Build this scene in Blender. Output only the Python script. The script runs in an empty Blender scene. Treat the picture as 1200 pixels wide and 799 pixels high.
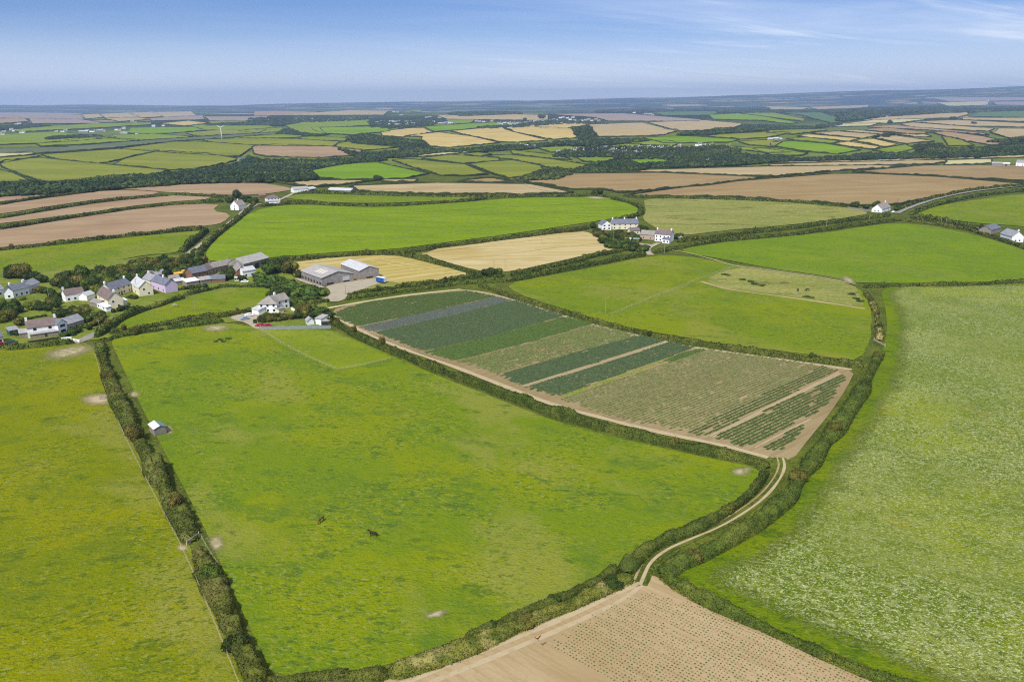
import bpy, math, random
import numpy as np
from mathutils import Vector, Matrix
from mathutils.geometry import delaunay_2d_cdt
random.seed(7); RNG = np.random.default_rng(11)
sc = bpy.context.scene
COL = sc.collection
R = math.radians

# ------------------------------------------------------------------ camera model
CAM_H = 100.0
F = 933.0
ROLL = R(0.45)
PITCH = math.atan(277.5 / F)
R0 = np.array([1., 0, 0]); FW = np.array([0, math.cos(PITCH), -math.sin(PITCH)]); U0 = np.array([0, math.sin(PITCH), math.cos(PITCH)])
CR = math.cos(ROLL) * R0 - math.sin(ROLL) * U0
CU = math.sin(ROLL) * R0 + math.cos(ROLL) * U0

def sstep(a, b, x):
    t = np.clip((x - a) / (b - a), 0, 1)
    return t * t * (3 - 2 * t)

def height(x, y):
    """ground height in metres"""
    x = np.asarray(x, float); y = np.asarray(y, float)
    d = np.hypot(x, y)
    h = -14 * sstep(1120, 1680, d) + 24 * sstep(1680, 2550, d) - 13 * sstep(2650, 3500, d) + 26 * sstep(3500, 6200, d)
    w = sstep(1300, 2600, d)
    h = h + w * (3.2 * np.sin(x / 310 + 0.7) * np.sin(y / 420 + 1.1) + 3.0 * np.sin((x + y) / 520 + 2.0))
    h = h + 14 * sstep(5500, 11000, d) * (np.sin(x / 1500 + .4) * np.sin(y / 1900 + .2) + .5 * np.sin(x / 640 + y / 900))
    s = np.clip((x / np.maximum(d, 1) + .54) / 1.08, 0, 1.0)
    far = 118 + 60 * s + 205 * np.clip(2 * s - 1.02, 0, 2) ** 1.35
    far = far + 16 * np.sin(x / 2300 + 1) + 9 * np.sin(x / 900) + 6 * np.sin(x / 420 + 2)
    h = h + far * sstep(11500, 20500, d)
    h = h + 1.0 * sstep(500, 800, d) * np.sin(x / 170 + 1) * np.sin(y / 210)
    return h

def rays(P):
    P = np.asarray(P, float).reshape(-1, 2)
    u = (P[:, 0] - 600) / F; v = -(P[:, 1] - 399.5) / F
    D = u[:, None] * CR + v[:, None] * CU + FW
    return D / np.linalg.norm(D, axis=1)[:, None]

def hit(P):
    """pixel (1200x799 frame of the photograph) -> point on the ground"""
    D = rays(P)
    n = len(D)
    ts = 60 * 1.012 ** np.arange(520)
    X = ts[:, None] * D[:, 0]; Y = ts[:, None] * D[:, 1]; Z = CAM_H + ts[:, None] * D[:, 2]
    below = Z < height(X, Y)
    k = np.argmax(below, axis=0)
    k = np.where(below.any(axis=0), k, len(ts) - 1); k = np.maximum(k, 1)
    lo = ts[k - 1].copy(); hi = ts[k].copy()
    for _ in range(26):
        m = (lo + hi) / 2
        b = CAM_H + m * D[:, 2] < height(m * D[:, 0], m * D[:, 1])
        hi = np.where(b, m, hi); lo = np.where(b, lo, m)
    x = hi * D[:, 0]; y = hi * D[:, 1]
    return np.stack([x, y, height(x, y)], 1)

def h1(px, py):
    return hit([(px, py)])[0]

def project(p):
    q = np.asarray(p, float) - np.array([0, 0, CAM_H])
    return 600 + F * q.dot(CR) / max(q.dot(FW), 1e-3), 399.5 - F * q.dot(CU) / max(q.dot(FW), 1e-3)

# ------------------------------------------------------------------ numpy noise
def _hash(i, j, k):
    n = (i * 374761393 + j * 668265263 + k * 2147483647 + 1013904223) & 0xffffffff
    n = ((n ^ (n >> 13)) * 1274126177) & 0xffffffff
    return ((n ^ (n >> 16)) & 0xffff) / 65535.0

def vnoise(p):
    p = np.asarray(p, float); i = np.floor(p).astype(np.int64); f = p - i; f = f * f * (3 - 2 * f)
    r = 0
    for a in (0, 1):
        wa = f[:, 0] if a else 1 - f[:, 0]
        for b in (0, 1):
            wb = f[:, 1] if b else 1 - f[:, 1]
            for c in (0, 1):
                wc = f[:, 2] if c else 1 - f[:, 2]
                r = r + wa * wb * wc * _hash(i[:, 0] + a, i[:, 1] + b, i[:, 2] + c)
    return r

# ------------------------------------------------------------------ mesh helpers
def mk_mesh(name, V, groups, mats=None, smooth=False):
    """groups: list of (faces array NxK, material index)"""
    me = bpy.data.meshes.new(name)
    V = np.asarray(V, np.float32)
    me.vertices.add(len(V)); me.vertices.foreach_set('co', V.ravel())
    nl = sum(g[0].size for g in groups); nf = sum(len(g[0]) for g in groups)
    me.loops.add(nl); me.polygons.add(nf)
    me.loops.foreach_set('vertex_index', np.concatenate([np.asarray(g[0]).ravel() for g in groups]).astype(np.int32))
    tot = np.concatenate([np.full(len(g[0]), g[0].shape[1]) for g in groups]).astype(np.int32)
    st = np.concatenate([[0], np.cumsum(tot)[:-1]]).astype(np.int32)
    me.polygons.foreach_set('loop_start', st)
    try: me.polygons.foreach_set('loop_total', tot)
    except Exception: pass
    me.polygons.foreach_set('material_index', np.concatenate([np.full(len(g[0]), g[1]) for g in groups]).astype(np.int32))
    if smooth: me.polygons.foreach_set('use_smooth', np.ones(nf, bool))
    for m in (mats or []): me.materials.append(m)
    me.update(calc_edges=True); me.validate()
    return me

def link(name, me, parent=None, loc=None, rz=None):
    o = bpy.data.objects.new(name, me); COL.objects.link(o)
    if parent is not None: o.parent = parent
    if loc is not None: o.location = loc
    if rz is not None: o.rotation_euler = (0, 0, rz)
    return o

TAGGED = []
def tag(o, label, cat, group=None, kind=None, at=None, share=False):
    o['label'] = label; o['category'] = cat
    if group: o['group'] = group
    if kind: o['kind'] = kind
    TAGGED.append([o, at if at is not None else tuple(o.location), share])
    return o

def empty(name, loc, rz=0):
    o = link(name, None, None, loc, rz); o.empty_display_size = 1
    return o

class MB:
    """small mesh builder"""
    def __init__(s): s.v = []; s.f = []
    def face(s, pts):
        n = len(s.v); s.v += [tuple(p) for p in pts]; s.f.append(tuple(range(n, n + len(pts))))
    def box(s, x0, x1, y0, y1, z0, z1, M=None):
        c = [(x, y, z) for z in (z0, z1) for y in (y0, y1) for x in (x0, x1)]
        if M is not None: c = [tuple(M @ Vector(q)) for q in c]
        n = len(s.v); s.v += c
        s.f += [tuple(n + k for k in q) for q in ((0, 2, 3, 1), (4, 5, 7, 6), (0, 1, 5, 4), (2, 6, 7, 3), (0, 4, 6, 2), (1, 3, 7, 5))]
    def poly(s, pts, faces):
        n = len(s.v); s.v += [tuple(p) for p in pts]; s.f += [tuple(n + k for k in q) for q in faces]
    def tube(s, p0, p1, r0, r1, n=8):
        p0 = Vector(p0); p1 = Vector(p1); d = (p1 - p0).normalized(); a = d.orthogonal().normalized(); b = d.cross(a)
        k = len(s.v)
        for p, r in ((p0, r0), (p1, r1)):
            for i in range(n):
                t = 2 * math.pi * i / n; s.v.append(tuple(p + a * (r * math.cos(t)) + b * (r * math.sin(t))))
        for i in range(n): s.f.append((k + i, k + (i + 1) % n, k + n + (i + 1) % n, k + n + i))
        s.f.append(tuple(k + n + i for i in range(n))); s.f.append(tuple(k + n - 1 - i for i in range(n)))
    def build(s, name, mat, parent=None, loc=None, smooth=False):
        me = bpy.data.meshes.new(name); me.from_pydata(s.v, [], s.f); me.materials.append(mat)
        if smooth:
            for p in me.polygons: p.use_smooth = True
        me.update()
        return link(name, me, parent, loc)

# ------------------------------------------------------------------ materials
def lin(c):
    c = c / 255.0
    return c / 12.92 if c < .04045 else ((c + .055) / 1.055) ** 2.4
ALB = 0.60
def S(r, g, b, k=1.0):
    return (lin(r) * ALB * k, lin(g) * ALB * k, lin(b) * ALB * k, 1)

class NT:
    def __init__(s, name, rough=.95):
        s.m = bpy.data.materials.new(name); s.m.use_nodes = True; s.t = s.m.node_tree; s.n = s.t.nodes
        s.b = s.n['Principled BSDF']; s.b.inputs['Roughness'].default_value = rough
        s.b.inputs['Specular IOR Level'].default_value = .15
        s.geo = None
    def L(s, a, b): s.t.links.new(a, b)
    def pos(s):
        if s.geo is None: s.geo = s.n.new('ShaderNodeNewGeometry')
        return s.geo.outputs['Position']
    def objpos(s):
        tc = s.n.new('ShaderNodeTexCoord'); return tc.outputs['Object']
    def mapping(s, src, rot=0, scale=(1, 1, 1), loc=(0, 0, 0)):
        mp = s.n.new('ShaderNodeMapping'); mp.vector_type = 'POINT'
        mp.inputs['Rotation'].default_value = (0, 0, rot); mp.inputs['Scale'].default_value = scale; mp.inputs['Location'].default_value = loc
        s.L(src, mp.inputs['Vector']); return mp.outputs['Vector']
    def rotscale(s, src, rot, scale):
        return s.mapping(s.mapping(src, rot=rot), scale=scale)
    def noise(s, vec, scale, detail=3, rough=.6, dist=0):
        n = s.n.new('ShaderNodeTexNoise'); n.inputs['Scale'].default_value = scale; n.inputs['Detail'].default_value = detail
        n.inputs['Roughness'].default_value = rough; n.inputs['Distortion'].default_value = dist
        s.L(vec, n.inputs['Vector']); return n.outputs['Fac']
    def ramp(s, fac, a, b, lo=0., hi=1.):
        m = s.n.new('ShaderNodeMapRange'); m.interpolation_type = 'SMOOTHSTEP'
        m.inputs['From Min'].default_value = a; m.inputs['From Max'].default_value = b
        m.inputs['To Min'].default_value = lo; m.inputs['To Max'].default_value = hi
        s.L(fac, m.inputs['Value']); return m.outputs['Result']
    def math(s, op, a, b=None):
        m = s.n.new('ShaderNodeMath'); m.operation = op
        for i, v in enumerate((a, b)):
            if v is None: continue
            if isinstance(v, (int, float)): m.inputs[i].default_value = v
            else: s.L(v, m.inputs[i])
        return m.outputs[0]
    def mix(s, fac, a, b, mode='MIX'):
        m = s.n.new('ShaderNodeMix'); m.data_type = 'RGBA'; m.blend_type = mode; m.clamp_factor = True
        if isinstance(fac, (int, float)): m.inputs[0].default_value = fac
        else: s.L(fac, m.inputs[0])
        for i, v in ((6, a), (7, b)):
            if isinstance(v, tuple): m.inputs[i].default_value = v
            else: s.L(v, m.inputs[i])
        return m.outputs[2]
    def bump(s, fac, strength, dist):
        b = s.n.new('ShaderNodeBump'); b.inputs['Strength'].default_value = strength; b.inputs['Distance'].default_value = dist
        s.L(fac, b.inputs['Height']); s.L(b.outputs[0], s.b.inputs['Normal'])
    def out(s, col):
        if isinstance(col, tuple): s.b.inputs['Base Color'].default_value = col
        else: s.L(col, s.b.inputs['Base Color'])
        return s.m

def mat_plain(name, c, rough=.8, var=.0, scale=1.0, spec=.3):
    t = NT(name, rough); t.b.inputs['Specular IOR Level'].default_value = spec
    if not var: return t.out(c)
    f = t.noise(t.objpos(), scale, 4, .65)
    g = t.ramp(f, .3, .7)
    return t.out(t.mix(g, tuple(v * (1 - var) for v in c[:3]) + (1,), tuple(min(v * (1 + var), .9) for v in c[:3]) + (1,)))

def mat_layers(name, base, layers, bump=None, rough=.95, zone=0):
    """layers: (colour, scale, lo, hi, amount, rotdeg, stretch, detail)"""
    t = NT(name, rough); t.b.inputs['Specular IOR Level'].default_value = .05
    c = base; seed = 0; zn = None
    if zone: zn = t.ramp(t.noise(t.pos(), .022, 4, .6, 1.0), .42, .58, zone, 1.0)
    for l in layers:
        colr, scale, lo, hi, amt = l[:5]; rot = l[5] if len(l) > 5 else 0; st = l[6] if len(l) > 6 else 1; det = l[7] if len(l) > 7 else 4
        seed += 37.7
        v = t.mapping(t.rotscale(t.pos(), R(rot), (1 / st, 1, 1)), loc=(seed, seed * 1.7, 0))
        f = t.noise(v, scale, det, .62, 0.0)
        fc = t.ramp(f, lo, hi, 0, amt)
        if zn is not None and scale > .2: fc = t.math('MULTIPLY', fc, zn)
        c = t.mix(fc, c, colr)
    if bump: t.bump(t.noise(t.pos(), bump[0], 3, .7), bump[1], bump[2])
    return t.out(c)

def grass(name, base, yellow, dark, dry, fine=.9, rot=15, dk=.6, dr=.5, yl=.8, tuft=1.0):
    lush = tuple(v * q for v, q in zip(dark[:3], (.66, .74, .85))) + (1,)
    pale = tuple(min(.6, v * q) for v, q in zip(dry[:3], (1.12, 1.16, 1.6))) + (1,)
    return mat_layers(name, base, [
        (yellow, .018, .46, .56, yl, rot, 1.4, 6), (dark, .026, .52, .62, dk * .8, rot + 60, 1.4, 6), (dry, .02, .51, .62, dr * 1.3, rot + 40, 1.6, 6),
        (dark, .075, .54, .62, dk, rot, 1.8, 6), (lush, .20, .57, .64, dk * 1.1 * tuft, rot, 1.7, 6),
        (yellow, .45, .50, .60, .7, rot + 15, 1.6, 4), (lush, .7, .54, .62, .75 * tuft, rot - 10, 1.8, 4),
        (pale, 1.1, .55, .64, .65 * tuft, rot, 1.7, 3), (lush, 1.8, .55, .64, .7 * tuft, rot, 1.8, 3)],
        bump=(1.3, .9, .6), zone=.3)

M = {}
_q = hit([(640, 751), (723, 797)])[:, :2]; _q = _q[1] - _q[0]; SOILROT = -math.degrees(math.atan2(_q[1], _q[0]))
_q = hit([(613, 453), (783, 400)])[:, :2]; _q = _q[1] - _q[0]; CROPROT = -math.degrees(math.atan2(_q[1], _q[0]))
M['grass_main'] = grass('pasture_grass', S(126, 150, 26), S(148, 160, 12), S(102, 132, 40), S(162, 162, 74))
M['grass_left'] = grass('yellowish_pasture', S(134, 146, 10), S(154, 156, 2), S(104, 126, 34), S(162, 160, 72), rot=-10, dk=.5)
M['grass_pad'] = grass('mown_paddock_grass', S(140, 158, 30), S(150, 165, 30), S(122, 144, 40), S(165, 170, 70), dk=.35)
M['grass_mid'] = grass('mid_pasture', S(128, 150, 24), S(146, 158, 16), S(106, 132, 36), S(156, 158, 66), dk=.5)
M['grass_rt'] = grass('plain_pasture', S(124, 152, 26), S(136, 160, 20), S(106, 138, 34), S(148, 158, 56), dk=.45, dr=.35)
M['grass_br'] = mat_layers('bright_meadow', S(132, 158, 18), [(S(148, 170, 16), .02, .4, .6, .8, 8, 3), (S(110, 142, 18), .10, .48, .64, .55, 12, 5), (S(160, 170, 80), .35, .56, .70, .6, 8, 2), (S(96, 130, 22), .8, .5, .62, .7, 8, 3)], bump=(.8, .5, .3))
M['grass_ol'] = mat_layers('rough_olive_grass', S(150, 155, 72), [(S(176, 170, 96), .02, .42, .62, .8, 10, 2.5), (S(120, 134, 52), .05, .52, .66, .8, 10, 3), (S(108, 96, 52), .06, .58, .66, .85, 10, 2), (S(188, 182, 122), .3, .54, .64, .7), (S(116, 126, 50), .7, .52, .62, .7, 10, 1.6, 3), (S(190, 184, 128), 1.6, .56, .66, .5)], bump=(.8, .5, .3))
M['grass_gd'] = grass('garden_grass', S(128, 146, 50), S(150, 160, 55), S(95, 118, 42), S(165, 162, 90), dk=.6)
M['grass_vg'] = grass('verge_grass', S(116, 140, 16), S(132, 148, 12), S(92, 120, 28), S(140, 150, 40), dk=.7)
M['far_green'] = mat_layers('far_green_field', S(132, 154, 34), [(S(152, 166, 44), .006, .4, .6, .8, 20, 3), (S(110, 138, 36), .02, .5, .7, .6, 20, 4), (S(104, 134, 48), .15, .5, .7, .4, 5, 3)])
M['far_olive'] = mat_layers('far_olive_field', S(140, 148, 44), [(S(158, 160, 56), .006, .4, .6, .8, 10, 3), (S(112, 130, 52), .02, .5, .7, .6, 10, 4), (S(112, 130, 52), .15, .5, .7, .4, 5, 3)])
M['far_lush'] = mat_layers('far_lush_field', S(122, 160, 16), [(S(144, 172, 26), .006, .4, .6, .8, 20, 3), (S(98, 146, 34), .03, .5, .7, .6, 20, 4)])
M['far_blue'] = mat_layers('bluish_brassica_field', S(112, 122, 86), [(S(122, 132, 98), .01, .4, .6, .8, 8, 6), (S(90, 112, 92), .03, .5, .65, .7, 8, 5)])
M['far_teal'] = mat_layers('teal_crop_field', S(98, 128, 76), [(S(108, 136, 80), .01, .4, .6, .8, 8, 6), (S(74, 108, 84), .03, .5, .65, .7, 8, 5)])
def rowmat(name, base, dark, light, rotdeg, per, amt=.35, extra=()):
    t = NT(name, .95); t.b.inputs['Specular IOR Level'].default_value = .05
    v = t.pos()
    c = t.mix(t.ramp(t.noise(t.rotscale(v, R(rotdeg), (1 / 4., 1, 1)), .03, 5, .6), .35, .65), base, light)
    c = t.mix(t.ramp(t.noise(t.rotscale(v, R(rotdeg), (1 / 14., 1, 1)), 1.0 / per, 2, .6), .42, .64, 0, amt), c, dark)
    c = t.mix(t.ramp(t.noise(v, .012, 4, .6), .5, .7, 0, amt * 1.2), c, dark)
    f = t.noise(v, 1.2, 4, .7)
    c = t.mix(t.ramp(f, .45, .7, 0, .35), c, dark)
    c = t.mix(t.ramp(t.noise(v, 2.2, 2, .7), .58, .75, 0, .4), c, light)
    t.bump(f, .5, .2)
    return t.out(c)
M['brown'] = rowmat('brown_ripe_field', S(174, 147, 102), S(152, 124, 82), S(186, 162, 114), -6, 7)
M['brownL'] = rowmat('pinkish_stubble_field', S(180, 152, 118), S(160, 128, 98), S(196, 170, 134), -16, 7)
M['tan'] = rowmat('tan_stubble_field', S(196, 174, 126), S(172, 148, 104), S(212, 192, 146), -5, 8)
M['gold'] = rowmat('golden_stubble_field', S(216, 192, 118), S(196, 164, 90), S(228, 208, 140), -5, 8, .5)
M['gold2'] = rowmat('golden_near_stubble', S(208, 188, 110), S(176, 156, 74), S(226, 208, 144), -30, 5, .75)
M['gold3'] = rowmat('pale_gold_near_stubble', S(216, 194, 134), S(190, 166, 92), S(228, 210, 160), -6, 5, .55)
M['mauve'] = rowmat('distant_mauve_field', S(170, 152, 142), S(146, 128, 122), S(188, 172, 158), -5, 9)
M['cream'] = rowmat('cream_field', S(214, 204, 148), S(190, 186, 110), S(226, 216, 168), -5, 9)
M['soil'] = rowmat('pale_bare_soil', S(194, 170, 126), S(176, 150, 106), S(206, 182, 140), SOILROT, 1.0, .5)
M['soil2'] = rowmat('crop_field_soil', S(170, 150, 108), S(146, 126, 86), S(186, 166, 124), CROPROT, 1.6, .45)
M['dirt'] = mat_layers('pale_dirt', S(208, 188, 150), [(S(184, 164, 124), .35, .45, .65, .6), (S(216, 200, 168), 1.2, .5, .7, .6), (S(160, 150, 90), .5, .62, .75, .6)], bump=(2, .4, .1))
M['bare'] = mat_layers('worn_earth', S(176, 166, 118), [(S(206, 190, 160), .4, .45, .6, .9), (S(140, 146, 62), .55, .52, .66, .9)], bump=(2, .4, .1))
M['gravel'] = mat_layers('concrete_yard', S(198, 186, 162), [(S(178, 168, 146), .2, .45, .65, .7), (S(214, 204, 184), 1.2, .55, .7, .5)], bump=(3, .3, .05))
M['asphalt'] = mat_layers('lane_asphalt', S(170, 165, 155), [(S(150, 146, 138), .3, .45, .65, .7)])
M['flower'] = mat_layers('flowering_meadow', S(116, 136, 18), [
    (S(148, 160, 18), .016, .46, .58, .9, 20, 1.3, 5), (S(144, 154, 62), .022, .48, .60, .75, 60, 1.3, 6),
    (S(112, 132, 28), .12, .50, .60, .65, 30, 1.3, 5), (S(158, 144, 20), .05, .60, .70, .6, 0, 1, 5),
    (S(166, 174, 100), .45, .49, .58, .7, 30, 1.2, 5), (S(80, 102, 26), .8, .53, .62, .8, 20, 1.2, 4),
    (S(206, 212, 150), 1.3, .55, .62, .9, 20, 1.2, 4), (S(96, 116, 30), 2.2, .55, .64, .6, 20, 1.2, 3), (S(226, 228, 192), 2.6, .58, .65, .8, 0, 1.2, 2)], bump=(1.3, .8, .6), zone=.6)

def mat_base():
    t = NT('rough_countryside', .97); t.b.inputs['Specular IOR Level'].default_value = .02
    p = t.pos()
    near = t.mix(t.ramp(t.noise(p, .05, 4, .6), .4, .6), S(84, 98, 36), S(108, 120, 44))
    near = t.mix(t.ramp(t.noise(p, .4, 4, .6), .48, .62, 0, .7), near, S(66, 82, 30)); near = t.mix(t.ramp(t.noise(p, 1.3, 3, .65), .52, .64, 0, .6), near, S(150, 148, 74))
    v = t.n.new('ShaderNodeTexVoronoi'); v.feature = 'F1'; v.inputs['Scale'].default_value = 1 / 420.
    mp = t.rotscale(p, R(12), (.6, 1, 0)); t.L(mp, v.inputs['Vector'])
    e = t.n.new('ShaderNodeTexVoronoi'); e.feature = 'DISTANCE_TO_EDGE'; e.inputs['Scale'].default_value = 1 / 420.; t.L(mp, e.inputs['Vector'])
    sep = t.n.new('ShaderNodeSeparateColor'); t.L(v.outputs['Color'], sep.inputs[0])
    cr = t.n.new('ShaderNodeValToRGB'); cr.color_ramp.interpolation = 'CONSTANT'
    els = [(0, S(120, 142, 54)), (.2, S(70, 88, 48)), (.36, S(180, 160, 124)), (.5, S(104, 132, 48)), (.62, S(60, 78, 46)), (.76, S(204, 186, 138)), (.88, S(132, 148, 62))]
    for i, (q, c) in enumerate(els):
        el = cr.color_ramp.elements[0] if i == 0 else (cr.color_ramp.elements[1] if i == 1 else cr.color_ramp.elements.new(q))
        el.position = q; el.color = c
    t.L(sep.outputs[0], cr.inputs[0])
    farc = t.mix(t.ramp(e.outputs['Distance'], .02, .07, 1, 0), cr.outputs[0], S(56, 72, 42))
    wood = t.ramp(t.noise(t.rotscale(p, R(5), (.4, 1, 0)), .0013, 6, .65), .44, .52)
    farc = t.mix(wood, farc, S(48, 62, 40))
    ln = t.n.new('ShaderNodeVectorMath'); ln.operation = 'LENGTH'; t.L(p, ln.inputs[0])
    midc = t.mix(t.ramp(t.noise(t.rotscale(p, R(10), (.3, 1, 0)), .02, 4, .6), .4, .6), S(108, 126, 50), S(130, 142, 62))
    near = t.mix(t.ramp(ln.outputs['Value'], 1250, 1750), near, midc)
    c = t.mix(t.ramp(ln.outputs['Value'], 3300, 5200), near, farc)
    return t.out(c)
M['base'] = mat_base()

def mat_leaf(name, c1, c2, c3, scale=.25, trans=0.0):
    t = NT(name, .75); t.b.inputs['Specular IOR Level'].default_value = .12
    g = t.n.new('ShaderNodeNewGeometry'); p = t.pos()
    c = t.mix(t.ramp(t.noise(p, scale, 3, .6), .40, .60), c1, c2)
    c = t.mix(t.ramp(t.noise(p, scale * .35, 3, .6), .52, .66, 0, .8), c, c3)
    hs = t.n.new('ShaderNodeHueSaturation'); t.L(c, hs.inputs['Color'])
    t.L(t.ramp(g.outputs['Random Per Island'], 0, 1, .55, 1.5), hs.inputs['Value'])
    oi = t.n.new('ShaderNodeObjectInfo')
    t.L(t.ramp(oi.outputs['Random'], 0, 1, .490, .506), hs.inputs['Hue'])
    return t.out(hs.outputs[0])
M['hedge'] = mat_leaf('hedge_leaves', S(98, 106, 42), S(80, 90, 34), S(118, 118, 60))
M['hedge_d'] = mat_leaf('dark_hedge_leaves', S(88, 100, 38), S(72, 84, 32), S(108, 112, 46))
M['hedge_g'] = mat_leaf('fresh_hedge_leaves', S(94, 108, 38), S(78, 92, 34), S(114, 120, 48))
M['hedge_r'] = mat_leaf('rough_bank_growth', S(122, 122, 50), S(90, 100, 36), S(172, 158, 100), .35)
M['hedge_f'] = mat_leaf('far_hedge_leaves', S(60, 72, 32), S(48, 58, 28), S(74, 84, 36), .03)
M['leaf_d'] = mat_leaf('dark_green_leaves', S(70, 86, 34), S(56, 72, 30), S(86, 98, 38), .35)
M['leaf_m'] = mat_leaf('mid_green_leaves', S(82, 104, 38), S(66, 88, 34), S(100, 118, 44), .35)
M['leaf_o'] = mat_leaf('olive_brown_leaves', S(118, 114, 48), S(96, 98, 42), S(136, 126, 60), .35)
M['leaf_y'] = mat_leaf('yellow_green_leaves', S(124, 134, 42), S(104, 118, 38), S(142, 146, 54), .35)
M['wood'] = mat_leaf('woodland_leaves', S(70, 88, 42), S(54, 72, 36), S(94, 108, 46), .02)
M['bark'] = mat_plain('grey_bark', S(92, 84, 70), .9, .2, 2)
M['bird'] = mat_plain('russet_plumage', S(120, 52, 22), .8, .2, 6)
M['horse_d'] = mat_plain('dark_bay_coat', S(62, 46, 30), .6, .15, 2)
M['horse_c'] = mat_plain('chestnut_coat', S(128, 92, 54), .6, .15, 2)
M['horse_b'] = mat_plain('black_coat', S(36, 32, 26), .6, .1, 2)
M['cow'] = mat_plain('pale_coat', S(205, 190, 165), .8, .25, .8)
def PC(name, r, g, b, rough=.8, var=.12, scale=.8, spec=.3): return mat_plain(name, (lin(r) * .86, lin(g) * .86, lin(b) * .86, 1), rough, var, scale, spec)
M['white'] = PC('white_render', 252, 251, 248, .8, .04)
M['cream_w'] = PC('cream_render', 236, 226, 196, .8, .06)
M['lilac'] = PC('lilac_render', 214, 194, 224, .8, .05)
M['stone'] = PC('grey_stone', 150, 140, 125, .9, .3, 2)
M['tanstone'] = PC('pinkish_stone', 190, 168, 146, .9, .2, 2)
M['brick'] = PC('brown_brick', 140, 100, 82, .9, .2, 2)
def rooftex(name, r, g, b, var=.14, per=3.2, spec=.25):
    t = NT(name, .7); t.b.inputs['Specular IOR Level'].default_value = spec
    c0 = (lin(r) * .75, lin(g) * .75, lin(b) * .75, 1)
    o = t.objpos()
    c = t.mix(t.ramp(t.noise(o, .5, 4, .6), .35, .65), tuple(v * (1 - var) for v in c0[:3]) + (1,), tuple(min(.85, v * (1 + var)) for v in c0[:3]) + (1,))
    w = t.n.new('ShaderNodeTexWave'); w.wave_type = 'BANDS'; w.bands_direction = 'X'; w.inputs['Scale'].default_value = per / 3.14
    w.inputs['Distortion'].default_value = .3; t.L(o, w.inputs['Vector'])
    c = t.mix(t.ramp(w.outputs['Fac'], .3, .9, 0, .35), c, tuple(v * .72 for v in c0[:3]) + (1,))
    return t.out(c)
M['slate'] = rooftex('blue_slate', 118, 122, 134)
M['slate_l'] = rooftex('pale_slate', 160, 160, 166)
M['slate_p'] = rooftex('purple_slate', 128, 112, 112)
M['roof_b'] = rooftex('brown_roof_tiles', 130, 112, 106)
M['roof_g'] = rooftex('warm_grey_tiles', 160, 152, 144)
M['asb'] = rooftex('weathered_sheet_roof', 178, 174, 170, .12, 1.2)
M['asb_l'] = rooftex('pale_sheet_roof', 206, 206, 208, .08, 1.2)
M['clad'] = rooftex('weathered_board_cladding', 158, 152, 146, .18, 2.0)
M['metalw'] = PC('white_sheet_metal', 236, 238, 242, .4, .05, .5, .5)
M['metalg'] = PC('green_sheet_metal', 112, 134, 122, .5, .1, .5, .4)
M['orange'] = PC('orange_sheeting', 232, 176, 70, .6, .15, .6)
M['glass'] = mat_plain('window_glass', (.02, .025, .03, 1), .08, 0, 1, .6)
M['frame'] = PC('white_window_frame', 225, 225, 222, .5, 0)
M['door'] = PC('dark_door', 70, 60, 55, .6, 0)
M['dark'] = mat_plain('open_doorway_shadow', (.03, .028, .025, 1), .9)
M['pole'] = PC('grey_weathered_pole', 158, 148, 128, .9, .15, 1)
M['post'] = PC('pale_fence_wood', 190, 180, 150, .9, .15, 1)
M['net'] = PC('grey_green_slats', 140, 150, 140, .9, .12, 1)
M['turb'] = PC('turbine_white', 240, 242, 244, .5, 0)
M['red'] = PC('red_car_paint', 190, 20, 50, .3, 0, 1, .5)
M['blue'] = PC('blue_trailer_panel', 40, 84, 160, .5, .05, 1, .4)
M['teal'] = PC('dark_green_paint', 40, 84, 76, .4, .05, 1, .4)
M['silver'] = PC('silver_paint', 150, 165, 180, .3, 0, 1, .5)
M['tyre'] = mat_plain('black_rubber', (.02, .02, .02, 1), .8)
for _n, _c in (('cab_g', (84, 106, 46)), ('cab_d', (80, 98, 46)), ('cab_t', (80, 98, 60)), ('cab_b', (96, 104, 92)), ('cab_s', (112, 122, 66)), ('cab_y', (128, 148, 40)), ('seed', (96, 108, 54))):
    t = NT('crop_leaves_' + _n, .7); g = t.n.new('ShaderNodeNewGeometry')
    c = t.mix(g.outputs['Random Per Island'], S(*_c, .75), S(*_c, 1.35)); M[_n] = t.out(c)

# ------------------------------------------------------------------ ground
def build_ground():
    r = [0.0, 12, 30, 60]
    while r[-1] < 23400: r.append(r[-1] * 1.0165 if r[-1] > 60 else r[-1] + 20)
    r = np.array(r)
    a_f = np.linspace(-48, 48, 240); a_r = np.linspace(48, 312, 60)[1:-1]
    a = np.radians(np.concatenate([a_f, a_r]))
    RR, AA = np.meshgrid(r, a, indexing='ij')
    X = RR * np.sin(AA); Y = RR * np.cos(AA)
    Z = height(X, Y) - (0.05 + RR * .0004)
    nr, na = RR.shape
    idx = np.arange(nr * na).reshape(nr, na)
    q = np.stack([idx[:-1, :], idx[1:, :], np.roll(idx, -1, 1)[1:, :], np.roll(idx, -1, 1)[:-1, :]], -1).reshape(-1, 4)[:, ::-1]
    me = mk_mesh('ground', np.stack([X, Y, Z], -1).reshape(-1, 3), [(q, 0)], [M['base']], True)
    o = link('ground', me); tag(o, 'rolling countryside ground reaching to the horizon under all fields', 'ground', kind='structure')
build_ground()

LVL = 0
def off(d, lvl): return (0.006 + np.minimum(1e-7 * np.asarray(d, float) ** 2, .00015 * np.asarray(d, float))) * (1 + lvl)

def densify(P, step=9):
    P = np.asarray(P, float); out = []
    for i in range(len(P)):
        a = P[i]; b = P[(i + 1) % len(P)]; n = max(1, int(np.hypot(*(b - a)) / step))
        for k in range(n): out.append(a + (b - a) * k / n)
    return np.array(out)

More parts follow.
